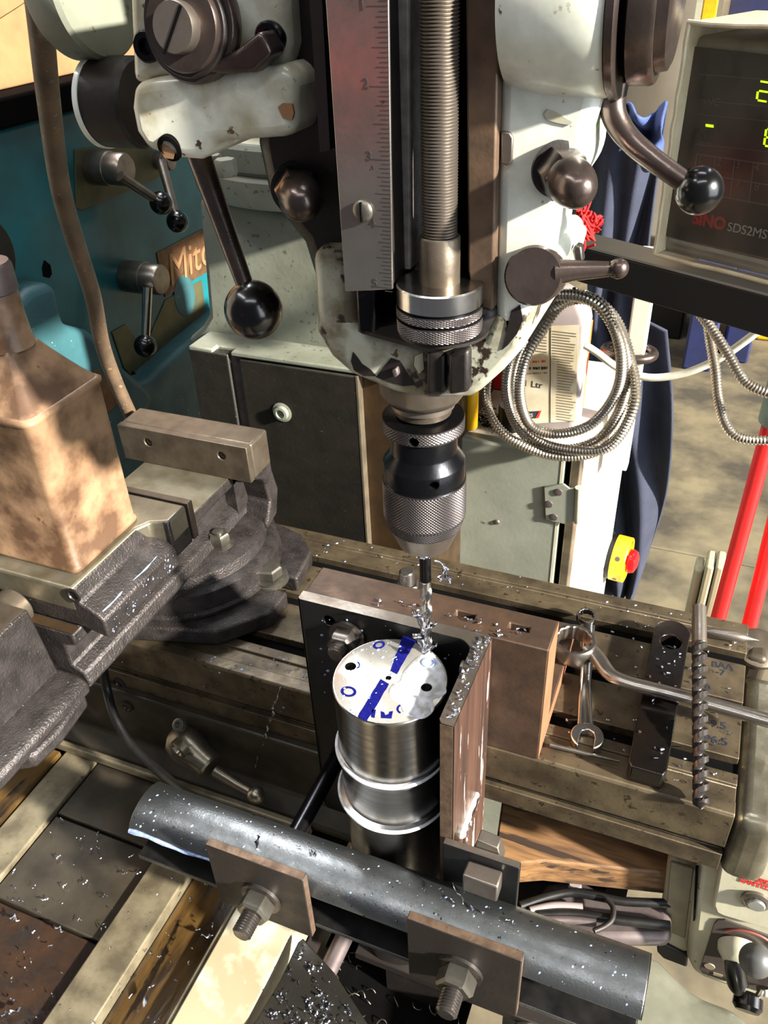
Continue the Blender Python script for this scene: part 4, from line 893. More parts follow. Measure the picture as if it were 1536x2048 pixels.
sh_ = W(370, 592, x=LX + .0026); obj('slot_hole', MB().prism([(sh_.y + .030 * math.cos(t), sh_.z + .036 * math.sin(t)) for t in [i * math.pi / 12 for i in range(24)]], 'x', LX + .0018, LX + .0026), MT['teal_dusty'], ob)
obj('oil_tag', MB().prism(yz([(186, 742), (196, 738), (240, 800), (210, 830), (192, 830)], -.90), 'x', -.8999, -.898), MT['copper'], la)
def hub(px, py, r, L_, m1='dullsteel'):
    c = W(px, py, x=LX + L_ / 2); c.x = LX
    h = obj('lever_hub', MB().lathe([(r * .96, 0), (r, .003), (r, L_ * .55), (r * .94, L_ * .57), (r * .94, L_ - .003), (r * .85, L_)], c, (1, 0, 0), 48), MT[m1], la); return h, c
def lever(h, a, b, r=.0075, rb=.0165, m_='dullsteel'):
    obj('lever_rod', MB().tube([a, a.lerp(b, .5), b], [r, r * .9, r * .8], 16), MT[m_], h)
    obj('lever_ball', MB().sphere(b, rb), MT['ball'], h)
h, c = hub(218, 337, .0235, .06, 'dullsteel'); lever(h, W(240, 352, x=LX + .065), W(322, 406, x=LX + .085))
h, c = hub(328, 322, .014, .03); lever(h, W(322, 322, x=LX + .05), W(355, 443, x=LX + .085))
h, c = hub(288, 556, .0245, .066); lever(h, W(295, 575, x=LX + .06), W(291, 692, x=LX + .062), .0078, .0175, 'polished')
obj('chuck_guard', MB().lathe([(.052, 0), (.054, .006), (.054, .05), (.050, .056), (.02, .058)], (LX - .01, W(-28, 520, x=LX + .05).y, W(-28, 520, x=LX + .05).z), (1, 0, 0), 72), MT['slide'], la)
obj('gap_notch', MB().prism(yz([(88, 520), (100, 530), (103, 548), (98, 556), (86, 553), (84, 535)]), 'x', LX, LX + .001), MT['black'], la)
# cardboard box on the lathe tray
cb = thing('cardboard_box', 'open brown cardboard box on top of the teal lathe', 'box', (-1.2, .5, top + .022))
zb = top + .0225; yb0 = W(-80, 190, x=-.97).y
obj('box_side', MB().box((-1.35, .20, zb), (-.975, .80, zb + .30)), MT['cardboard'], cb, bevel=.002)
fl_ = [W(0, 44, x=-.96), W(50, 12, x=-.96), W(112, -30, x=-.96), W(112, -60, x=-.96), W(-60, -60, x=-.96), W(-60, 60, x=-.96)]
obj('box_flap', MB().slab([(-.974, p.y, p.z) for p in fl_], (.004, 0, 0)), MT['cardboard'], cb)

# dirty hose hanging in front of the lathe
ho = thing('coolant_hose', 'brown dirt-covered hose hanging in front of the teal lathe down to the vice', 'hose', W(266, 838, y=.182))
P = [W(62, -60, y=.004), W(76, 0, y=.014), W(96, 190, y=.045), W(120, 370, y=.075), W(150, 480, y=.10), W(185, 590, y=.13), W(205, 690, y=.150), W(232, 765, y=.165), W(262, 832, y=.178), W(268, 848, y=.182)]
obj('hose', MB().tube(spline(P, 8), lambda t: .0082 - .0012 * t, 18), MT['hose'], ho)
bh = thing('black_cable', 'black rubber cable curving from under the vice down behind the dark beam', 'cable', W(300, 1520, y=-.045))
P = [W(205, 1330, y=-.012), W(213, 1375, y=-.015), W(228, 1430, y=-.032), W(262, 1488, y=-.045), W(320, 1545, y=-.058), W(380, 1590, y=-.075), W(440, 1620, y=-.09)]
obj('cable', MB().tube(spline(P, 8), .0046, 14), MT['rubber'], bh)
yt = W(202, 1398, y=-.004); yy = thing('yellow_tag', 'small yellow tag showing below the vice at the left of the saddle', 'tag', yt)
obj('tag_plate', MB().prism(xz([(182, 1408), (205, 1380), (213, 1412), (205, 1414)], -.006), 'y', -.0075, -.0055), MT['yellow'], yy)

# ================================================================= electrical cabinet
CY = .47
CF0 = W(1133, 925, y=CY); CF0.y = CY; CTOP = W(1050, 884, y=CY).z
cab = thing('electrical_cabinet', 'grey green electrical cabinet with hinged door and sunlit side behind the table', 'cabinet', (-.37, .6, -.95))
e1 = W(1163, 1000, y=CY + .012); b1_ = W(1236, 1000, y=.74)
pl = [(-.62, CY + .006), (CF0.x + .002, CY + .006), (CF0.x + .014, CY + .004), (e1.x, e1.y), (b1_.x, .74), (-.62, .74)]
obj('cabinet_body', MB().prism(pl, 'z', -.95, CTOP - .001), MT['cabwhite'], cab, bevel=.003)
obj('door', MB().box((-.62, CY - .018, -.90), (CF0.x, CY + .004, CTOP + .001)), MT['cab'], cab, bevel=.003)
obj('door_gap', MB().box((CF0.x + .0002, CY - .001, -.90), (CF0.x + .006, CY + .003, CTOP - .002)), MT['black'], cab)
obj('door_edge', MB().box((CF0.x - .0035, CY - .0186, -.90), (CF0.x, CY - .0178, CTOP)), MT['cream'], cab)
obj('frame_post', MB().box((CF0.x + .007, CY - .010, -.90), (CF0.x + .021, CY + .010, CTOP - .001)), MT['slide_edge'], cab, bevel=.003)
def cq(px, py, o_=.0195): return W(px, py, y=CY - o_)
hg = [(1089, 972), (1128, 966), (1140, 975), (1150, 974), (1150, 1040), (1130, 1046), (1092, 1038)]
h = obj('hinge', MB().prism(xz(hg, CY - .0185), 'y', CY - .0215, CY - .0182), MT['cab'], cab, bevel=.0008, label='grubby hinge leaf')
obj('hinge_knuckle', MB().cyl(cq(1159, 975, .019), cq(1156, 1044, .019), .0056), MT['cream'], h)
for px, py in ((1117, 984), (1098, 1008), (1108, 1034)):
    obj('screw', MB().lathe([(.0052, 0), (.0048, .0018), (.002, .0022)], cq(px, py, .0213), (0, -1, 0), 20), MT['cap'], h)
obj('door_rivet', MB().lathe([(.004, 0), (.003, .002), (.001, .0024)], cq(994, 1044, .018), (0, -1, 0), 16), MT['cap'], cab)
# emergency stop on the sunlit side
n_s = V((.74 - e1.y, -(b1_.x - e1.x), 0)).normalized()
t_s = V((b1_.x - e1.x, .74 - e1.y, 0)).normalized()
def side(px, py, off=0):
    d = W(px, py, z=0) - CP; k = (V((e1.x, e1.y, 0)) + n_s * off - CP).dot(n_s) / d.dot(n_s); return CP + d * k
es = thing('emergency_stop', 'yellow shrouded red emergency stop button on the cabinet side', 'stop button', side(1215, 1115))
c = side(1222, 1112, .002); d = n_s
r_es = .040
obj('back_box', MB().lathe([(r_es * .98, -.004), (r_es * .98, .006), (r_es * .9, .007)], c, d, 48), MT['rubber'], es)
obj('shroud_ring', MB().rings([[c + d * hh + (t_s * math.cos(6.2832 * j / 56) + UPV * math.sin(6.2832 * j / 56)) * rr for j in range(56)] for rr, hh in ((r_es, .007), (r_es, .030), (r_es * .93, .0305), (r_es * .88, .030), (r_es * .88, .009))], False, True) if False else MB().lathe([(r_es, .006), (r_es, .0285), (r_es * .97, .030), (r_es * .89, .030), (r_es * .87, .0285), (r_es * .87, .008)], c, d, 56), MT['yellow'], es)
obj('button_stem', MB().lathe([(.009, .006), (.009, .030)], c, d, 24), MT['redplastic'], es)
obj('mushroom_button', MB().lathe([(.014, .028), (.0205, .030), (.0212, .036), (.0185, .0425), (.010, .0460), (.001, .047)], c, d, 36), MT['redplastic'], es)
uu = (t_s * -.9 + V((0, 0, .25))).normalized()
for a_, s_ in ((.6, .0042), (-.5, .0036), (-1.1, .0025)):
    w_ = (-t_s * math.cos(a_) + V((0, 0, 1)) * math.sin(a_)); obj('shroud_hole', MB().lathe([(s_, 0), (s_, .0004)], c + d * .017 + w_ * (r_es - .0001), w_, 20), MT['panel'], es)
w_ = (-t_s * math.cos(.15) + V((0, 0, 1)) * math.sin(.15)); obj('shroud_lug', MB().sphere(c + d * .011 + w_ * r_es, .0042), MT['yellow'], es)

# things standing on the cabinet
bt = thing('oil_bottle', 'grey plastic one litre oil bottle with dirty paper label standing inside the conduit coil', 'bottle', (-.25, .545, CTOP))
YB = .515
bx0, bx1 = W(1010, 760, y=YB).x, W(1164, 740, y=YB).x
def rr3(x0, x1, y0, y1, r, z): return rrect(x0, x1, y0, y1, r, z, 4)
zt_b = W(1150, 612, y=YB).z; zs = W(1163, 650, y=YB).z; bd = .050
obj('bottle_body', MB().rings([rr3(bx0, bx1, YB, YB + bd, .010, CTOP), rr3(bx0, bx1, YB, YB + bd, .010, zs - .004), rr3(bx0 + .004, bx1 - .003, YB + .002, YB + bd, .010, zs + .008), rr3(bx0 + .014, bx1 - .012, YB + .006, YB + bd - .004, .010, zt_b + .002), rr3(bx0 + .045, bx1 - .030, YB + .014, YB + bd - .012, .008, zt_b + .014)]), MT['bottle'], bt, smooth=60)
lb = obj('front_label', MB().prism(xz([(1020, 655), (1158, 650), (1150, 842), (1020, 850)], YB - .0004), 'y', YB - .0006, YB - .0001), MT['label_'], bt)
xs = bx1
def onside(px, py, o_=.0): return W(px, py, x=bx1 + o_)
sl_ = obj('side_label', MB().box((bx1 - .0001, YB + .014, CTOP + .016), (bx1 + .0003, YB + .044, zs - .01)), MT['label_'], bt)
obj('orange_band', MB().box((bx1 + .0003, YB + .034, CTOP + .016), (bx1 + .0006, YB + .044, zs - .01)), MT['orangeband'], sl_)
def lab(px, py, o_=.0008): return W(px, py, y=YB - o_)
text('lettering', '1 Ltr', .0125, lab(1066, 769), (1, 0, 0), (0, 0, 1), MT['ink'], lb, .0001)
obj('divider_line', MB().prism(xz([(1100.5, 655), (1102, 655), (1101, 845), (1099.5, 845)], YB - .0008), 'y', YB - .001, YB - .0007), MT['ink'], lb)
for nm_, y_, h_, m_ in (('red_print', 724, .0030, 'redink'), ('smudged_print', 737, .0042, 'ink'), ('smudged_print', 747, .0024, 'greyink')):
    mb = MB(); rg = random.Random(int(y_)); x_ = 1054
    while x_ < 1093:
        a = lab(x_, y_ - (x_ - 1054) * .04); wd_ = rg.uniform(.0012, .0030); mb.box((a.x, YB - .001, a.z - h_ * rg.uniform(.3, .5)), (a.x + wd_, YB - .0007, a.z + h_ * rg.uniform(.3, .5))); x_ += rg.uniform(4.2, 7.5)
    obj(nm_, mb, MT[m_], lb)
mb = MB()
rg = random.Random(2)
for k in range(33):
    py = 662 + k * 5.5
    a = lab(1106 + (8 if k > 10 else 0), py); b_ = lab(1106 + rg.uniform(34, 48), py + .5); mb.box((a.x, YB - .001, a.z - .0005), (b_.x, YB - .0007, a.z + .0004))
for k in range(7):
    py = 665 + k * 6; a = lab(1060 + rg.uniform(0, 8), py); b_ = lab(1094, py); mb.box((a.x, YB - .001, a.z - .0005), (b_.x, YB - .0007, a.z + .0004))
obj('small_print', mb, MT['greyink'], lb, kind='stuff')
lg_ = obj('logo_panel', MB().prism(xz([(1046, 824), (1078, 822), (1076, 836), (1046, 838)], YB - .0008), 'y', YB - .001, YB - .0006), MT['cloth'], lb)
text('lettering', 'IDS', .0072, W(1058, 830, y=YB - .0012), (1, 0, 0), (0, 0, 1), MT['label_'], lg_, .0001)
obj('logo_flash', MB().prism(xz([(1071, 836), (1078, 822), (1083, 821), (1077, 836)], YB - .001), 'y', YB - .0013, YB - .0010), MT['redink'], lg_)
yb_ = W(940, 878, y=CY + .012); yp = thing('yellow_tube', 'yellow plastic tube standing upright on the front edge of the cabinet', 'tube', (yb_.x, CY + .012, CTOP + .001))
obj('tube', MB().lathe([(.0085, 0), (.0098, .002), (.0098, .16), (.0085, .162)], (yb_.x, CY + .012, CTOP + .0012), UP, 28), MT['yellow'], yp)
rx = W(985, 800, y=.60).x; rbx = thing('red_tin', 'dark red tin standing on the cabinet behind the yellow tube', 'tin', (rx, .62, CTOP))
obj('tin', MB().box((rx - .03, .60, CTOP), (rx + .045, .66, CTOP + .10)), MT['redink'], rbx, bevel=.003)
cu_ = W(1026, 868, y=.50); cup = thing('black_pot', 'small black pot standing on the cabinet left of the oil bottle', 'pot', (cu_.x, .50, CTOP))
obj('pot', MB().lathe([(.012, 0), (.014, .002), (.015, .034), (.0135, .036), (.012, .012)], (cu_.x - .004, .493, CTOP + .0012), UP, 28), MT['rubber'], cup)
sw_ = MB(); rg = random.Random(11); c0 = W(985, 862, y=.50)
for k in range(150):
    p = V((c0.x + rg.gauss(0, .012), .500 + rg.gauss(0, .008), CTOP + .003 + abs(rg.gauss(0, .006)))); a_ = rg.uniform(0, 6.28); q = V((math.cos(a_), math.sin(a_), rg.uniform(-.3, .8))) * .004; w2 = q.orthogonal().normalized() * .0012
    sw_.face([p - q - w2, p - q + w2, p + q + w2, p + q - w2])
tag(obj('dark_swarf_heap', sw_, MT['blackox'], None, kind='stuff'), 'little heap of dark swarf on the cabinet beside the yellow tube', 'swarf')

# flexible conduit, ribbed
def ribbed(name, path, r, pitch, par, m_='conduit'):
    ln = sum((b - a).length for a, b in zip(path, path[1:])); n = int(ln / pitch) * 2
    acc = [0]
    for a, b in zip(path, path[1:]): acc.append(acc[-1] + (b - a).length)
    out = []; j = 0
    for i in range(n + 1):
        s_ = ln * i / n
        while j < len(path) - 2 and acc[j + 1] < s_: j += 1
        out.append(path[j].lerp(path[j + 1], (s_ - acc[j]) / max(1e-9, acc[j + 1] - acc[j])))
    rad = [r if i % 2 else r * .80 for i in range(n + 1)]
    return obj(name, MB().tube(out, rad, 10), MT[m_], par, smooth=50)
ck = thing('conduit_coil', 'coil of ribbed steel conduit hanging in front of the oil bottle', 'conduit', W(1130, 900, y=.43))
YK = .430
turns = [(1175, 590), (1080, 598), (1005, 680), (972, 780), (1000, 860), (1090, 908), (1190, 905), (1258, 840), (1262, 730), (1225, 630), (1150, 588), (1085, 620), (1030, 690), (1012, 780), (1040, 860), (1110, 898), (1195, 880), (1246, 800), (1250, 700), (1205, 610), (1140, 596), (1070, 650), (1028, 740), (1030, 830), (1075, 880), (1140, 900), (1215, 895), (1262, 830), (1270, 760), (1240, 670), (1195, 605), (1130, 605), (1085, 660), (1050, 720), (1040, 790), (1060, 850), (1110, 868), (1180, 850), (1230, 790), (1243, 720), (1225, 650), (1180, 600), (1110, 592), (1040, 610), (1020, 640)]
pth = spline([W(px, py, y=YK + .014 * math.sin(i * .9) - .0006 * i) for i, (px, py) in enumerate(turns)], 8)
ribbed('conduit', pth, .0063, .0038, ck)
obj('tie_wire', MB().tube([W(1148, 575, y=YK - .02), W(1150, 590, y=YK - .024), W(1152, 606, y=YK - .02)], .0018, 8), MT['jaw'], ck)
for lb_, px in (('left ribbed steel conduit hanging in a deep bend from the black rail', [(1412, 600), (1419, 669), (1430, 735), (1437, 797), (1453, 850), (1481, 876), (1536, 881), (1600, 880)]),
                ('right ribbed steel conduit sweeping from the black rail to the right edge', [(1384, 605), (1425, 660), (1459, 713), (1490, 763), (1536, 786), (1600, 800)])):
    yk = .43 if px[0][0] > 1400 else .41
    t_ = thing('flexible_conduit', lb_, 'conduit', W(*px[3], y=yk)); ribbed('conduit', spline([W(a, b, y=yk) for a, b in px], 8), .0058, .0036, t_)
wc_ = thing('white_cable', 'white cable sagging from the cabinet past the pole to the right', 'cable', W(1300, 755, y=.5))
obj('cable', MB().tube(spline([W(a, b, y=.50) for a, b in ((1170, 690), (1195, 706), (1240, 738), (1300, 755), (1370, 746), (1440, 716), (1490, 682), (1545, 640), (1600, 600))], 8), .0046, 12), MT['whitecable'], wc_)
# pale pole with flange ring
po_ = thing('pale_pole', 'pale square pole with a dark ring, standing beside the cabinet', 'pole', W(1240, 935, y=.56))
pt, pb_ = W(1284, 598, y=.56), W(1238, 934, y=.56)
obj('pole', MB().box((pb_.x - .011, .551, pb_.z), (pb_.x + .011, .573, pt.z + .06)), MT['cabwhite'], po_, bevel=.002)
rc = W(1262, 706, y=.56); tp = [V((pb_.x - .008 + .030 * math.cos(a), .562 + .022 * math.sin(a), rc.z)) for a in [i * 6.2832 / 40 for i in range(40)]]
obj('flange_ring', MB().tube(tp, .0060, 12, True), MT['bronze'], po_)
obj('pole_bracket', MB().box((pb_.x - .014, .574, pb_.z + .03), (pb_.x + .004, .60, pb_.z + .05)), MT['cabwhite'], po_)

# ================================================================= digital readout on its arm
th_ = math.radians(27); DR = V((math.cos(th_), -math.sin(th_), 0)); DN = V((-math.sin(th_), -math.cos(th_), 0)); DO = W(1286, 515, y=.36)
def WD(px, py, off=0.0):
    d = W(px, py, z=0) - CP; k = (DO + DN * off - CP).dot(DN) / d.dot(DN); return CP + d * k
def dpoly(pix, off): return [WD(px, py, off) for px, py in pix]
dro = thing('digital_readout', 'digital readout box with green digits under a clear dusty plastic cover', 'readout', WD(1400, 530))
def dbox(name, s0, s1, z0, z1, o0, o1, m_, par, bev=.003):
    b = V((DO.x, DO.y, 0)); pts = [b + DR * s0 + DN * o0, b + DR * s1 + DN * o0, b + DR * s1 + DN * o1, b + DR * s0 + DN * o1]
    return obj(name, MB().prism([(p.x, p.y) for p in pts], 'z', z0, z1), MT[m_], par, bevel=bev)
def sOf(p): return (p - DO).dot(DR)
zB = WD(1320, 503, 0).z; zT = WD(1385, 72, 0).z; s0 = sOf(WD(1316, 480, 0)); s1 = s0 + .285
dbox('casing', s0, s1, zB, zT, -.075, .0, 'dro', dro, .006)
fc = obj('front_panel', MB().slab(dpoly([(1384, 92), (1560, 112), (1560, 520), (1332, 470), (1320, 455), (1370, 105)], .0004), DN * .002), MT['droface'], dro)
obj('bezel_line', MB().slab(dpoly([(1334, 474), (1560, 528), (1560, 537), (1346, 484)], .0028), DN * .0008), MT['dro'], dro)
def seg(pix, nm='lit_segment'): return obj(nm, MB().slab(dpoly(pix, .0027), DN * .0006), MT['led'], fc)
def digit(x, y, w_, h_, on, sk=-.14):
    t = 3.4
    def q(u, v): return (x + u * w_ + v * h_ * sk, y + v * h_ + u * w_ * .17)
    D_ = dict(a=((.12, 0), (.88, 0)), g=((.12, .5), (.88, .5)), d=((.12, 1), (.88, 1)), f=((0, .06), (0, .44)), e=((0, .56), (0, .94)), b=((1, .06), (1, .44)), c=((1, .56), (1, .94)))
    for k in on:
        (u0, v0), (u1, v1) = D_[k]; p, r2 = V(q(u0, v0)), V(q(u1, v1)); n_ = (r2 - p); n_ = V((-n_.y, n_.x)).normalized() * t * .5
        seg([tuple(p + n_), tuple(r2 + n_), tuple(r2 - n_), tuple(p - n_)])
digit(1519, 162, 22, 38, 'abged'); digit(1533, 257, 22, 34, 'afedcg')
seg([(1412, 248), (1427, 250), (1427, 255), (1412, 253)])
mb = MB()
def ln(pa, pb_, t=.0005):
    a, b = WD(*pa, .0026), WD(*pb_, .0026); d = (b - a).normalized(); n_ = d.cross(DN) * t; mb.slab([a + n_, b + n_, b - n_, a - n_], DN * .0003)
for r_ in range(3): ln((1394 - 5 * r_, 308 + 37 * r_), (1545, 330 + 41 * r_))
for c_ in range(5): ln((1394 + 38 * c_, 308 + 5.5 * c_), (1384 + 38 * c_, 383 + 8 * c_))
for (a, b) in (((1398, 148), (1545, 160)), ((1398, 200), (1545, 214)), ((1395, 228), (1545, 243)), ((1390, 288), (1545, 304))): ln(a, b, .00025)
obj('keypad_lines', mb, MT['dimline'], fc)
up = V((0, 0, 1))
for k, s_ in enumerate('1234'): text('key_numeral', s_, .009, WD(1400 + 38 * k, 319 + 5.5 * k, .0028), DR, up, MT['dimline'], fc, .0001)
for k, s_ in enumerate('678'): text('key_numeral', s_, .009, WD(1438 + 38 * k, 362 + 6 * k, .0028), DR, up, MT['dimline'], fc, .0001)
text('axis_label', 'INC', .008, WD(1424, 204, .0028), DR, up, MT['dimline'], fc, .0001)
text('axis_label', 'mm', .008, WD(1410, 287, .0028), DR, up, MT['dimline'], fc, .0001)
text('red_lettering', 'SINO', .0135, WD(1418, 443, .0028), DR, up, MT['dimred'], fc, .0001, bold=.0008)
text('lettering', 'SDS2MS', .0105, WD(1494, 462, .0028), DR, up, MT['dro'], fc, .0001)
# cover: front sheet, left sheet, top sheet, thick yellowed edges
cz0, cz1 = WD(1285, 505, .02).z, WD(1368, 46, .02).z; cs0 = sOf(WD(1300, 505, .024)); cs1 = s1 + .015
obj('cover_front', MB().slab([DO + DR * s_ + DN * .0165 + V((0, 0, z - DO.z)) for s_, z in ((cs0, cz0), (cs1, cz0), (cs1, cz1), (cs0, cz1))], DN * .0004), MT['clear'], dro)
obj('cover_side', MB().slab([DO + DR * cs0 + DN * o_ + V((0, 0, z - DO.z)) for o_, z in ((.0165, cz0), (-.075, cz0), (-.075, cz1), (.0165, cz1))], DR * -.0004), MT['cover_rim'], dro)
obj('cover_top', MB().slab([DO + DR * s_ + DN * o_ + V((0, 0, cz1 - DO.z)) for s_, o_ in ((cs0, .0165), (cs1, .0165), (cs1, -.085), (cs0, -.085))], V((0, 0, .0006))), MT['cover_rim'], dro)
def cp_(s_, o_, z): return DO + DR * s_ + DN * o_ + V((0, 0, z - DO.z))
wb_ = random.Random(9)
for a, b in ((cp_(cs0, .0165, cz0), cp_(cs0, .0165, cz1)), (cp_(cs0, .0165, cz1), cp_(cs1, .0165, cz1)), (cp_(cs0, .0165, cz0), cp_(cs1, .0165, cz0))):
    obj('cover_edge', MB().tube([a.lerp(b, i / 14) + V((wb_.uniform(-1, 1), wb_.uniform(-1, 1), wb_.uniform(-1, 1))) * .0007 for i in range(15)], .0019, 8), MT['cover_rim'], dro)
# rail carrying the readout
am = thing('readout_arm', 'wide anthracite rail carrying the digital readout', 'arm', WD(1300, 600, -.02))
zr1 = WD(1300, 528, -.0).z; zr0 = WD(1300, 603, .0).z
dbox('rail', sOf(WD(1120, 520, -.0)) - .02, cs1, zr0, zr1, -.035, .004, 'arm', am, .0015)
dbox('rail_top_edge', sOf(WD(1120, 520, 0)) - .02, cs1, zr1 + .0001, zr1 + .0022, -.034, .003, 'alu', am, 0)

# ================================================================= behind the machine
def cloth(name, pts_fn, nu, nv, m_, lab, cat, th=.004):
    mb = MB(); g = [[mb.bm.verts.new(pts_fn(u / nu, v / nv)) for u in range(nu + 1)] for v in range(nv + 1)]
    for v in range(nv):
        for u in range(nu): mb.bm.faces.new((g[v][u], g[v][u + 1], g[v + 1][u + 1], g[v + 1][u]))
    o = obj(name, mb, m_, None, smooth=80); s_ = o.modifiers.new('thickness', 'SOLIDIFY'); s_.thickness = th; s_.offset = 0
    return tag(o, lab, cat)
YO = .86
ta, tb, ba, bb_ = W(1150, 240, y=YO), W(1330, 225, y=YO), W(1190, 1200, y=YO), W(1272, 1200, y=YO)
def ov(u, v):
    p = ta.lerp(tb, u).lerp(ba.lerp(bb_, u), v); 
    return V((p.x + .012 * math.sin(v * 7 + u * 3) + (.035 * u * math.sin(v * 3.1) if v > .35 else 0), YO + .020 * math.sin(u * 15 + 2.2 * math.sin(v * 4)) * (.4 + .6 * v) + .01 * math.sin(v * 17 + u * 6), p.z - .012 * math.cos(u * 9)))
cloth('hanging_overalls', ov, 40, 60, MT['cloth'], 'navy overalls hanging in folds behind the cabinet and readout', 'overalls')
ta2, tb2 = W(1235, 222, y=.80), W(1330, 215, y=.80); ba2, bb2 = W(1240, 300, y=.80), W(1320, 335, y=.80)
def ov2(u, v):
    p = ta2.lerp(tb2, u).lerp(ba2.lerp(bb2, u), v); return V((p.x, .80 + .016 * math.sin(u * 9 + v * 5) + .012 * math.sin(v * 9 - u * 4), p.z + .008 * math.sin(u * 7)))
cloth('blue_jacket', ov2, 30, 24, MT['cloth2'], 'crumpled bright blue cloth hung over the navy overalls', 'cloth')
mb = MB(); rg = random.Random(4)
for k in range(150):
    c = W(1146 + rg.gauss(0, 15), 452 + rg.gauss(0, 15), y=.26 + rg.gauss(0, .008)); pts = [c + V((rg.gauss(0, .006), rg.gauss(0, .005), rg.gauss(0, .006))) for _ in range(5)]
    mb.tube(spline(pts, 4), .0011, 5)
tag(obj('red_wool', mb, MT['redcloth'], None), 'bunch of red wool tucked behind the lower right of the head', 'wool')
hk = W(1142, 455, y=.315)
# far floor things
def fbox(name, lab, cat, px0, px1, pyt, pyb, m_, dep=.3, bev=.01):
    a, b = W(px0, pyb, z=FZ), W(px1, pyb, z=FZ); y = a.y; zt2 = W(px0, pyt, y=y).z; x1 = W(px1, pyb, y=y).x
    t = thing(name, lab, cat, ((a.x + x1) / 2, y + dep / 2, FZ)); obj('body', MB().box((a.x, y, FZ), (x1, y + dep, zt2)), MT[m_], t, bevel=bev); return t, a.x, x1, y, zt2
t, fx0, fx1, fy, fz = fbox('blue_crate', 'dark blue crate on the floor behind the ribbed conduits', 'crate', 1362, 1422, 560, 738, 'bluebin')
obj('crate_rim', MB().box((fx0 - .02, fy - .02, fz), (fx1 + .02, fy + .32, fz + .03)), MT['bluebin'], t, bevel=.008)
t, fx0, fx1, fy, fz = fbox('blue_box', 'second blue box on the floor, right of the dark blue crate', 'box', 1440, 1496, 560, 722, 'bluebin'); obj('lid', MB().box((fx0 - .01, fy - .01, fz), (fx1 + .01, fy + .31, fz + .03)), MT['bluebin'], t, bevel=.008)
t, fx0, fx1, fy, fz = fbox('black_bin', 'black bin on the floor behind the pale pole', 'bin', 1285, 1362, 560, 672, 'rubber'); obj('rim', MB().box((fx0 - .01, fy - .01, fz), (fx1 + .01, fy + .31, fz + .04)), MT['rubber'], t, bevel=.008)
t, fx0, fx1, fy, fz = fbox('yellow_box', 'yellow box at the far right edge of the floor', 'box', 1510, 1580, 560, 680, 'yellow'); None and obj('blue_side', MB().box((fx0 - .10, fy - .0, FZ), (fx0 - .001, fy + .3, fz + .02)), MT['bluebin'], t, bevel=.004)
# red stand
st_ = thing('red_stand', 'chipped red tubular stand on the floor at right', 'stand', W(1480, 1180, z=FZ))
def leg(pa, pb_): obj('leg', MB().tube([pa, pa.lerp(pb_, .5), pb_], .0165, 20), MT['red'], st_)
fa = W(1392, 1400, z=FZ); fb = W(1462, 1400, z=FZ)
la_ = W(1541, 850, y=fa.y + .12); leg(fa, la_); lb2 = W(1590, 880, y=fb.y + .12); leg(fb, lb2)
obj('cross_tube', MB().tube([la_, la_.lerp(lb2, .5), lb2], .020, 16), MT['red'], st_)
hp = W(1530, 800, y=la_.y); obj('grey_head', MB().lathe([(.03, 0), (.045, .01), (.045, .16), (.03, .17)], V((la_.x + .02, la_.y, la_.z)), UP, 32), MT['grey'], st_)
tm = thing('pale_timber', 'pale grooved timber post standing on the floor left of the red stand', 'timber', W(1430, 1300, z=FZ))
fy = W(1430, 1300, z=FZ).y; zt3 = W(1430, 1133, y=fy).z; a, b = W(1376, 1200, y=fy), W(1456, 1200, y=fy)
for k in range(4):
    xa_ = a.x + (b.x - a.x) * k / 4; xb_ = a.x + (b.x - a.x) * (k + 1) / 4 - .002; dz = (.03, .004, .0, .012)[k]
    obj('stave', MB().box((xa_, fy + (.012 if k in (0, 3) else 0), FZ), (xb_, fy + .07, zt3 - dz)), MT['timber'], tm, bevel=.006, seg=3)
# door frame and board far behind at top right
yf = thing('yellow_door_post', 'yellow painted post far behind at the top right', 'post', W(1425, 20, y=4.2))
a, b = W(1408, 0, y=4.2), W(1436, 0, y=4.2); obj('post', MB().box((a.x, 4.2, FZ), (b.x, 4.26, 2.4)), MT['yellow'], yf, bevel=.004)
obj('post_edge', MB().box((a.x - .03, 4.2, FZ), (a.x - .002, 4.25, 2.4)), MT['cream'], yf)
nb_ = thing('navy_board', 'navy board far behind above the readout', 'board', W(1500, 20, y=4.3))
a = W(1462, 0, y=4.3); obj('panel', MB().box((a.x, 4.3, FZ), (a.x + 1.0, 4.34, 2.4)), MT['bluebin'], nb_, bevel=.004)
obj('panel_edge', MB().box((b.x + .02, 4.3, FZ), (a.x - .004, 4.33, 2.4)), MT['alu'], nb_)

# ================================================================= lower right: plank, cables, feed unit
wd = thing('wood_plank', 'oil-stained wooden plank lying under the right end of the table', 'plank', (-.11, .03, -.19))
pts = [W(1004, 1600, z=-.158), W(986, 1730, z=-.158), W(1090, 1722, z=-.158), W(1200, 1733, z=-.158), W(1345, 1748, z=-.158), W(1360, 1640, z=-.158)]
obj('board', MB().prism([(p.x, p.y) for p in pts], 'z', -.192, -.158), MT['wood'], wd, bevel=.002)
br = thing('knee_bracket', 'grey cast bracket of the knee under the plank with cables lying on it', 'bracket', (-.1, .0, -.25))
pts = [W(1040, 1830, z=-.205), W(1095, 1765, z=-.205), W(1150, 1752, z=-.205), W(1190, 1772, z=-.205), W(1260, 1790, z=-.205), W(1345, 1806, z=-.205), W(1345, 1880, z=-.205), W(1150, 1880, z=-.205)]
obj('bracket_casting', MB().prism([(p.x, p.y) for p in pts], 'z', -.2215, -.205), MT['cap'], br, bevel=.008, seg=3)
obj('bracket_post', MB().box((-.17, .05, -.95), (-.06, .10, -.193)), MT['rubber'], br)
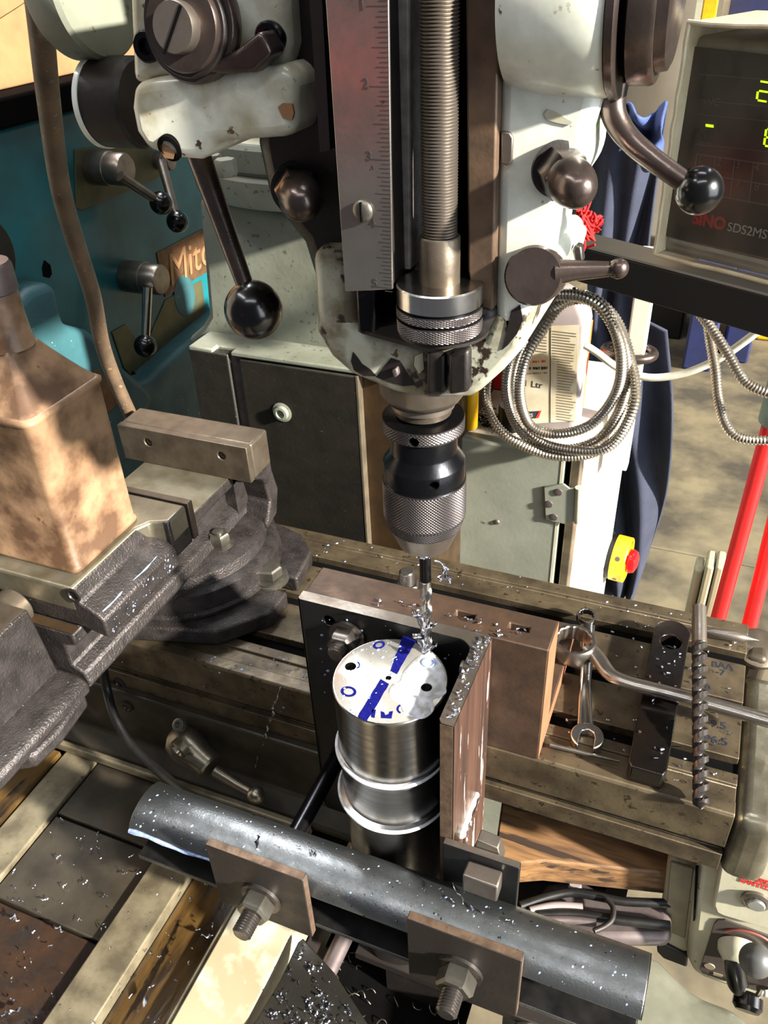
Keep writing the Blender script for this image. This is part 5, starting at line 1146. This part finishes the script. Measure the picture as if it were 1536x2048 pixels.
bq = W(1150, 1768, z=-.198); obj('bracket_bolt', MB().hexnut((bq.x, bq.y, -.206), (bq.x, bq.y, -.196), .007), MT['bottle'], br)
for i, (lb_, px, r, m_, z) in enumerate((('thick brown-black hose lying highest on the knee bracket', [(1040, 1812), (1090, 1795), (1140, 1785), (1190, 1792), (1250, 1803), (1340, 1806)], .0042, 'rubber', -.196),
        ('grey hose end pointing right between the dark hoses', [(1060, 1822), (1110, 1812), (1165, 1815)], .0040, 'bottle', -.196),
        ('dark hose lying lowest on the knee bracket', [(1075, 1830), (1150, 1828), (1220, 1838), (1340, 1852)], .0046, 'rubber', -.196),
        ('pale hose end showing just above the dark beam', [(1090, 1840), (1140, 1840), (1192, 1846)], .0040, 'cap', -.195),
        ('looped thin brown wire beside the hose ends', [(1214, 1798), (1226, 1815), (1224, 1838), (1210, 1852), (1188, 1862)], .0026, 'brownplate', -.190))):
    t = thing('hose', lb_, 'hose', W(*px[1], z=z)); obj('tube', MB().tube(spline([W(a, b, z=z) for a, b in px], 6), r, 12), MT[m_], t)
YP = .030
fu = thing('power_feed', 'cream table power feed unit with rapid switch button and lever', 'power feed', W(1440, 2000, y=YP))
def fxz(pix, y=YP): return [(a, min(b, -.0788) if a < .036 else b) for a, b in xz(pix, y)]
obj('gear_case', MB().prism(fxz([(1339, 1716), (1332, 1740), (1318, 1860), (1328, 1888), (1376, 1912), (1402, 1742)], YP + .006), 'y', YP + .006, .16), MT['feed'], fu, bevel=.006, seg=4)
obj('grimy_cover', MB().prism(fxz([(1341, 1722), (1330, 1840), (1338, 1862), (1370, 1876), (1386, 1750), (1388, 1736)], YP + .0056), 'y', YP + .0045, YP + .007), MT['feed_dark'], fu, bevel=.001)
obj('gasket', MB().prism(fxz([(1312, 1880), (1314, 1905), (1326, 1918), (1374, 1936), (1376, 1913), (1328, 1890)], YP + .004), 'y', YP + .004, .15), MT['arm'], fu, bevel=.002)
mbp = [(1400, 1690), (1386, 1790), (1374, 1900), (1372, 1920), (1384, 1945), (1404, 1958), (1480, 1985), (1570, 2015), (1570, 1700), (1470, 1668), (1440, 1640)]
obj('feed_body', MB().prism(fxz(mbp, YP - .004), 'y', YP - .004, .17), MT['feed'], fu, bevel=.008, seg=4)
obj('seam', MB().prism(fxz([(1391, 1735), (1397, 1735), (1390, 1840), (1386, 1842)], YP - .0042), 'y', YP - .0046, YP - .002), MT['black'], fu)
fcx = [(1446, 1700), (1424, 1810), (1430, 1826), (1446, 1834), (1570, 1870), (1570, 1715), (1470, 1680)]
fp = obj('control_face', MB().prism(fxz(fcx, YP - .012), 'y', YP - .012, YP), MT['feed'], fu, bevel=.003, seg=3)
pn = obj('brown_panel', MB().prism(fxz([(1436, 1838), (1428, 1846), (1400, 1936), (1404, 1944), (1450, 1960), (1570, 1998), (1570, 1882), (1450, 1838)], YP - .0044), 'y', YP - .0055, YP - .003), MT['panel'], fu, bevel=.0004)
def fq(px, py, o_): return W(px, py, y=YP - o_)
obj('button_bezel', MB().lathe([(.0115, 0), (.0115, .003), (.0090, .0042), (.0075, .0030)], fq(1511, 1799, .012), (0, -1, 0), 40), MT['dullsteel'], fp)
obj('rapid_button', MB().lathe([(.0072, .002), (.0072, .0050), (.0062, .0060)], fq(1513, 1801, .012), (0, -1, 0), 40), MT['alu'], fp)
text('red_lettering', 'RAPID', .0080, fq(1521, 1762, .0125), (1, 0, -.0), (0, 0, 1), MT['redink'], fp, .0001, bold=.0003)
text('red_lettering', 'SWITCH', .0080, fq(1519, 1772, .0125), (1, 0, -.0), (0, 0, 1), MT['redink'], fp, .0001, bold=.0003)
ar = [fq(1480 + 50 * math.sin(a) + 18, 1905 - 45 * math.cos(a), .0056) for a in [-.9 + i * .17 for i in range(12)]]
ar = [fq(px, py, .0060) for px, py in ((1450, 1862), (1470, 1859), (1492, 1862), (1512, 1868), (1530, 1877), (1550, 1892))]
obj('speed_arc', MB().tube(spline(ar, 4), .0011, 8), MT['fadedred'], pn, label='faded red speed arc')
obj('panel_badge', MB().lathe([(.0050, 0), (.0046, .0008)], fq(1419, 1932, .0055), (0, -1, 0), 28), MT['feed_dark'], pn)
obj('panel_mark', MB().prism(fxz([(1427, 1944), (1446, 1950), (1444, 1955), (1426, 1949)], YP - .0056), 'y', YP - .0062, YP - .0054), MT['feed_dark'], pn)
hb0 = fq(1480, 1895, .0055); obj('lever_boss', MB().lathe([(.019, 0), (.0185, .006), (.0140, .013), (.010, .016)], V((hb0.x, hb0.y, hb0.z)), (0, -1, -.1), 40), MT['cream'], fu)
lvp = [fq(1466, 1912, .016), fq(1470, 1940, .020), fq(1476, 1968, .024), fq(1486, 1980, .026)]
lv = obj('feed_lever', MB().tube(spline(lvp, 5), lambda t: .0072 + .0022 * math.sin(t * 3.1), 16), MT['ball'], fu)
obj('lever_knob', MB().lathe([(.0085, 0), (.0125, .003), (.0130, .012), (.0100, .016)], fq(1498, 1985, .020), (0, -1, -.4), 36), MT['ball'], lv)
obj('grey_knob', MB().sphere(fq(1512, 1921, .034), .0138, (1, 1, 1.08)), MT['slate'], fu)
tgl = fq(1526, 1975, .010); tg_ = obj('toggle_switch', MB().lathe([(.0060, 0), (.0060, .003), (.0050, .0035), (.0050, .006)], tgl, (.2, -.6, -.6), 24), MT['bolt'], fu)
obj('toggle_tip', MB().tube([fq(1524, 1980, .016), fq(1518, 1990, .020), fq(1516, 2004, .022)], [.0024, .0032, .0034], 12), MT['lever'], tg_)
# glossy shroud of the knee at the lower right corner
sb = thing('knee_shroud', 'glossy grey green rounded shroud of the knee at the lower right corner', 'shroud', (-.05, -.1, -.3))
pts = [W(px, py, z=-.205) for px, py in ((1150, 1818), (1240, 1850), (1330, 1890), (1400, 1960), (1500, 1990), (1540, 2060), (1560, 2180), (1000, 2180), (1010, 2040), (1100, 1900))]
obj('shroud_top', MB().prism([(p.x, p.y) for p in pts], 'z', -.42, -.222), MT['shroud'], sb, bevel=.030, seg=6, smooth=60)
# dark pit of the knee below the workpiece, guard plate and shaft
pit = thing('chip_tray', 'black oily chip tray below the workpiece full of dark swarf', 'tray', (-.2, -.2, -.30))
obj('tray', MB().box((-.334, -.60, -.30), (-.18, .02, -.285)), MT['black'], pit)
mb = MB(); rg = random.Random(21)
for k in range(220):
    p = V((rg.uniform(-.32, -.182), rg.uniform(-.35, -.06), -.284)); sg = [(p, V((.0006, 0, 0)))]
    a_ = rg.uniform(0, 6.28); d = V((math.cos(a_), math.sin(a_), 0)); L_ = rg.uniform(.003, .012); b_ = rg.uniform(-2, 2)
    pts = [p + V((math.cos(a_ + b_ * i / 5), math.sin(a_ + b_ * i / 5), 0)) * L_ * i / 5 + V((0, 0, .001 + .003 * math.sin(3.1 * i / 5))) for i in range(6)]
    mb.tube(pts, rg.uniform(.0003, .0007), 4)
obj('swarf', mb, MT['bolt'], pit, kind='stuff')
obj('cross_shaft', MB().cyl(W(702, 1846, z=-.215), W(652, 1950, z=-.215), .0085), MT['cap'], pit)
gp = thing('guard_plate', 'dark oily steel plate strewn with bright chips below the left clamp plate', 'plate', W(610, 1990, z=-.168))
pts = [W(px, py, z=-.166) for px, py in ((606, 1876), (668, 1944), (745, 2062), (800, 2150), (420, 2150), (512, 2040), (560, 1960), (596, 1884))]
obj('plate', MB().prism([(p.x, p.y) for p in pts], 'z', -.173, -.166), MT['slide'], gp, bevel=.001)
GPX = [W(px, py, z=-.166) for px, py in ((606, 1890), (660, 1944), (735, 2060), (520, 2060), (575, 1950))]
rbh = thing('support_post', 'dark post carrying the plate and tray under the workpiece', 'post', (-.27, -.1, -.95)); obj('post', MB().box((-.31, -.24, -.95), (-.20, -.03, -.3005)), MT['grease'], rbh)
obj('flange', MB().box((-.33, -.26, -.9499), (-.185, -.01, -.93)), MT['grease'], rbh)
obj('pedestal', MB().box((-.26, -.09, -.2848), (-.19, -.03, -.2312)), MT['grease'], pit)

# unseen red body on a stand, added to redden the depth scale's reflection
rj = thing('red_reflector', 'unseen red reflector on a stand, added for the red glow in the depth scale', 'reflector', (-.62, -.80, FZ))
obj('post', MB().lathe([(.12, 0), (.12, .02), (.02, .03), (.016, 1.42), (.010, 1.43)], (-.565, -.80, FZ), UP, 24), MT['rubber'], rj)
obj('red_glow_body', MB().sphere((-.545, -.765, .42), .075, (.8, .6, .8), 28, 18), MT['redcloth'], rj)
# ================================================================= droplets and swarf
def drops(name, par, fn, n, rmin, rmax, m_='drop', seed=1):
    """small raised coolant drops scattered over one surface; fn(rng) -> (point, normal)"""
    rg = random.Random(seed); mb = MB()
    for i in range(n):
        p, nn = fn(rg); r = rmin + (rmax - rmin) * rg.random() ** 3
        u, v, w_ = frame(nn); st_ = 1 + rg.random() * .6; rr = []
        for q, h in ((1, 0), (.8, .3), (.4, .5)):
            rr.append([p + w_ * h * r * .7 + u * math.cos(6.2832 * j / 8) * r * q * st_ + v * math.sin(6.2832 * j / 8) * r * q for j in range(8)])
        mb.rings(rr, False, True)
    o = obj(name, mb, MT[m_], par, smooth=80, kind='stuff'); return o
def curl(rg, p, L, r, turns, wd):
    """one curled chip as a ribbon"""
    a = rg.uniform(0, 6.283); d = V((math.cos(a), math.sin(a), rg.uniform(-.1, .35))).normalized(); u, v, w_ = frame(d); n = max(6, int(turns * 7)); out = []
    for i in range(n + 1):
        t = i / n; th = turns * 6.283 * t + a; c = V(p) + w_ * (t - .5) * L + (u * math.cos(th) + v * math.sin(th)) * r * (1 - .4 * t)
        out.append((c, w_ * wd * (.5 + .5 * math.sin(math.pi * t))))
    return out
def chips(name, par, fn, n, L=(.002, .008), seed=5, m_='swarf', r=(.0006, .0016)):
    rg = random.Random(seed); mb = MB()
    for i in range(n):
        p = fn(rg); seg = curl(rg, V(p) + V((0, 0, .0012)), rg.uniform(*L), rg.uniform(*r), rg.uniform(.4, 1.8), rg.uniform(.0005, .0013))
        for (a, da), (b, db) in zip(seg, seg[1:]): mb.face([a - da, a + da, b + db, b - db])
    return obj(name, mb, MT[m_], par, smooth=80, kind='stuff')
# beam top: follow the rounded flange
def on_beam(rg):
    x = -.46 + .41 * rg.random() ** 1.3; t = rg.random(); y = -.143 + .038 * t
    P = [(-.1430, -.0500), (-.1370, -.0450), (-.1280, -.0415), (-.1180, -.0405), (-.1080, -.0425), (-.1000, -.0475)]
    for (y0, z0), (y1, z1) in zip(P, P[1:]):
        if y0 <= y <= y1: return V((x, y, z0 + (z1 - z0) * (y - y0) / (y1 - y0))), V((0, -(z1 - z0), y1 - y0))
    return V((x, -.118, -.0405)), V((0, 0, 1))
drops('coolant_droplets', bm_, on_beam, 170, .0002, .0011)
def on_top(rg):
    a = rg.uniform(1.6, 4.6); r = WR * math.sqrt(rg.random()) * .95; return V((WC.x + r * math.cos(a), WC.y + r * math.sin(a), WT + .00016)), V((0, 0, 1))
drops('coolant_droplets', wp, on_top, 90, .0002, .0011)
drops('coolant_droplets', ai, lambda g: (V((g.uniform(-.34, -.21), -.01065, g.uniform(.02, .12))), V((0, -1, 0))), 60, .0004, .0014)
drops('coolant_droplets', tbl, lambda g: (V((g.uniform(-.47, -.355), g.uniform(.004, .035), .0)), V((0, 0, 1))) if g.random() < .8 else (V((g.uniform(-.6, -.36), -.0002, g.uniform(-.04, -.004))), V((0, -1, 0))), 60, .0004, .0018)
drops('coolant_droplets', tbl, lambda g: (V((g.uniform(-.45, -.01), g.uniform(.185, .225), .0)), V((0, 0, 1))), 36, .0004, .0015)
drops('coolant_droplets', ap, lambda g: (V((g.uniform(-.34, -.16), g.uniform(.10, .148), .0181)), V((0, 0, 1))), 26, .0004, .0015)
drops('coolant_droplets', vi, lambda g: (V((-.4764, g.uniform(-.09, .0), g.uniform(.117, .133))), V((1, 0, 0))) if g.random() < .5 else (V((-.5405, g.uniform(-.188, -.13), g.uniform(.07, .145))), V((1, 0, 0))), 90, .0003, .0011)
mb = MB().tube([V((-.4815 + .0006 * math.sin(i), -.088 + .085 * i / 12, .1374)) for i in range(13)], lambda t: .0010 * (.7 + .3 * math.sin(t * 31)), 8); obj('coolant_streak', mb, MT['drop'], vi)
chips('swarf_chips', kn, lambda g: (g.uniform(-.62, -.40), g.uniform(-.34, -.10), KZ - .002 if g.random() < .6 else KZ - .002), 130)
chips('swarf_chips', ap, lambda g: (g.uniform(-.29, -.17), g.uniform(.0, .014), .1245), 30, (.0015, .004))
chips('swarf_chips', ai, lambda g: (-.200 + g.uniform(-.004, .004), g.uniform(-.09, -.004), .1248), 46, (.0012, .004))
chips('swarf_chips', tbl, lambda g: (g.uniform(-.14, -.005), g.uniform(.006, .2), .0006), 60, (.001, .004))
chips('swarf_chips', bm_, lambda g: (g.uniform(-.36, -.08), -.118, -.0400), 12, (.002, .005))
chips('swarf_chips', stp, lambda g: (g.uniform(-.079, -.056), g.uniform(.01, .15), .0185), 22, (.0008, .0022))
chips('swarf_chips', cab, lambda g: (g.uniform(CF0.x - .23, CF0.x - .02), CF0.y + g.uniform(.0, .06), CTOP + .001), 90, (.002, .006)) if 'cab' in globals() else None
def shaving(label, path, wd, tw, group=None):
    mb = MB(); pts = spline(path, 8); n = len(pts)
    prev = None
    for i, p in enumerate(pts):
        t = (pts[min(i + 1, n - 1)] - pts[max(i - 1, 0)]).normalized(); u = t.orthogonal().normalized(); v = t.cross(u); a = tw * i / n * 6.283
        d = (u * math.cos(a) + v * math.sin(a)) * wd * (.3 + .7 * math.sin(math.pi * (i + .5) / n))
        cur = (p - d, p + d)
        if prev: mb.face([prev[0], prev[1], cur[1], cur[0]])
        prev = cur
    o = obj('metal_shaving', mb, MT['swarf'], None, smooth=80); sol = o.modifiers.new('thickness', 'SOLIDIFY'); sol.thickness = .0002
    return tag(o, label, 'shaving', group)
shaving('long twisted shaving hanging down from the front edge of the table', [W(561, 1374, y=-.003), W(553, 1400, y=-.006), W(545, 1412, y=-.005), W(547, 1425, y=-.007), W(536, 1450, y=-.006), W(530, 1478, y=-.008), W(520, 1500, y=-.007), W(512, 1530, y=-.009), W(507, 1545, y=-.009)], .0017, 7)
shaving('wispy curl of shaving hanging beside the drill under the chuck', [W(868, 1122, y=QY), W(885, 1128, y=QY + .004), W(893, 1140, y=QY + .006), W(884, 1148, y=QY), W(878, 1158, y=QY - .004), W(888, 1160, y=QY), W(897, 1152, y=QY + .006), W(901, 1165, y=QY + .002), W(890, 1170, y=QY)], .0022, 2.5)
shaving('bright collar of shaving wrapped round the drill just below the chuck', [V((QX + .0056 * math.cos(a), QY + .0056 * math.sin(a), .212 - .001 * a)) for a in (2.6, 3.4, 4.2, 5.0, 5.8)], .0020, .15)
for k, lb in ((0, 'crumpled bright shaving clinging to the drill flutes just above the workpiece'), (1, 'bent strip of shaving on the left of the drill halfway up the flutes')):
    zz = .128 if k == 0 else .150
    shaving(lb, [V((QX + (.0052 + .0035 * (i % 2)) * math.cos(2.6 + i * .75), QY - .002 + (.0052 + .003 * (i % 2)) * math.sin(2.6 + i * .75), zz - .0022 * i + .003 * (i % 3))) for i in range(7)], .0026, 1.7)
shaving('upright bent chip standing on the beam behind the left clamp plate', [W(512, 1700, y=-.13), W(514, 1680, y=-.130), W(519, 1668, y=-.128)], .0020, 1.2)
shaving('thin hooked chip lying on the beam near its middle', [W(905, 1765, y=-.110), W(912, 1782, y=-.115), W(925, 1795, y=-.12), W(926, 1808, y=-.125)], .0008, 2)
shaving('big bright chip lying in the brown oil channel of the knee', [W(402, 1870, z=KZ + .002), W(418, 1872, z=KZ - .002), W(426, 1869, z=KZ)], .0022, 1)
shaving('bright chip on the dark knee plate below the vice', [W(18, 1838, z=KZ), W(28, 1834, z=KZ + .003), W(38, 1842, z=KZ)], .0030, 1)
shaving('curled chip near the middle of the dark knee plate edge', [W(108, 1850, z=KZ), W(118, 1856, z=KZ + .003), W(125, 1864, z=KZ)], .0024, 1)
shaving('bright leaf-shaped chip at the bottom of the brown oil channel', [W(287, 2015, z=KZ - .005), W(292, 1995, z=KZ - .005), W(297, 1975, z=KZ - .005)], .0020, .6)
shaving('long curled chip at the bottom left corner of the knee', [W(0, 2030, z=KZ), W(18, 2026, z=KZ + .003), W(42, 2016, z=KZ)], .0026, 1.5)
chips('swarf_chips', gp, lambda g: (lambda a, b: (GPX[0] + (GPX[2] - GPX[0]) * a * b + (GPX[3] - GPX[0]) * a * (1 - b)) + V((0, 0, .0008)))(math.sqrt(g.random()), g.random()), 60, (.003, .010), 8, r=(.0008, .0022))
chips('swarf_chips', la, lambda g: (-.92 + g.uniform(-.02, .015), g.uniform(.45, .95), W(300, 760, x=-.91).z + .002), 10, (.002, .006), 3)
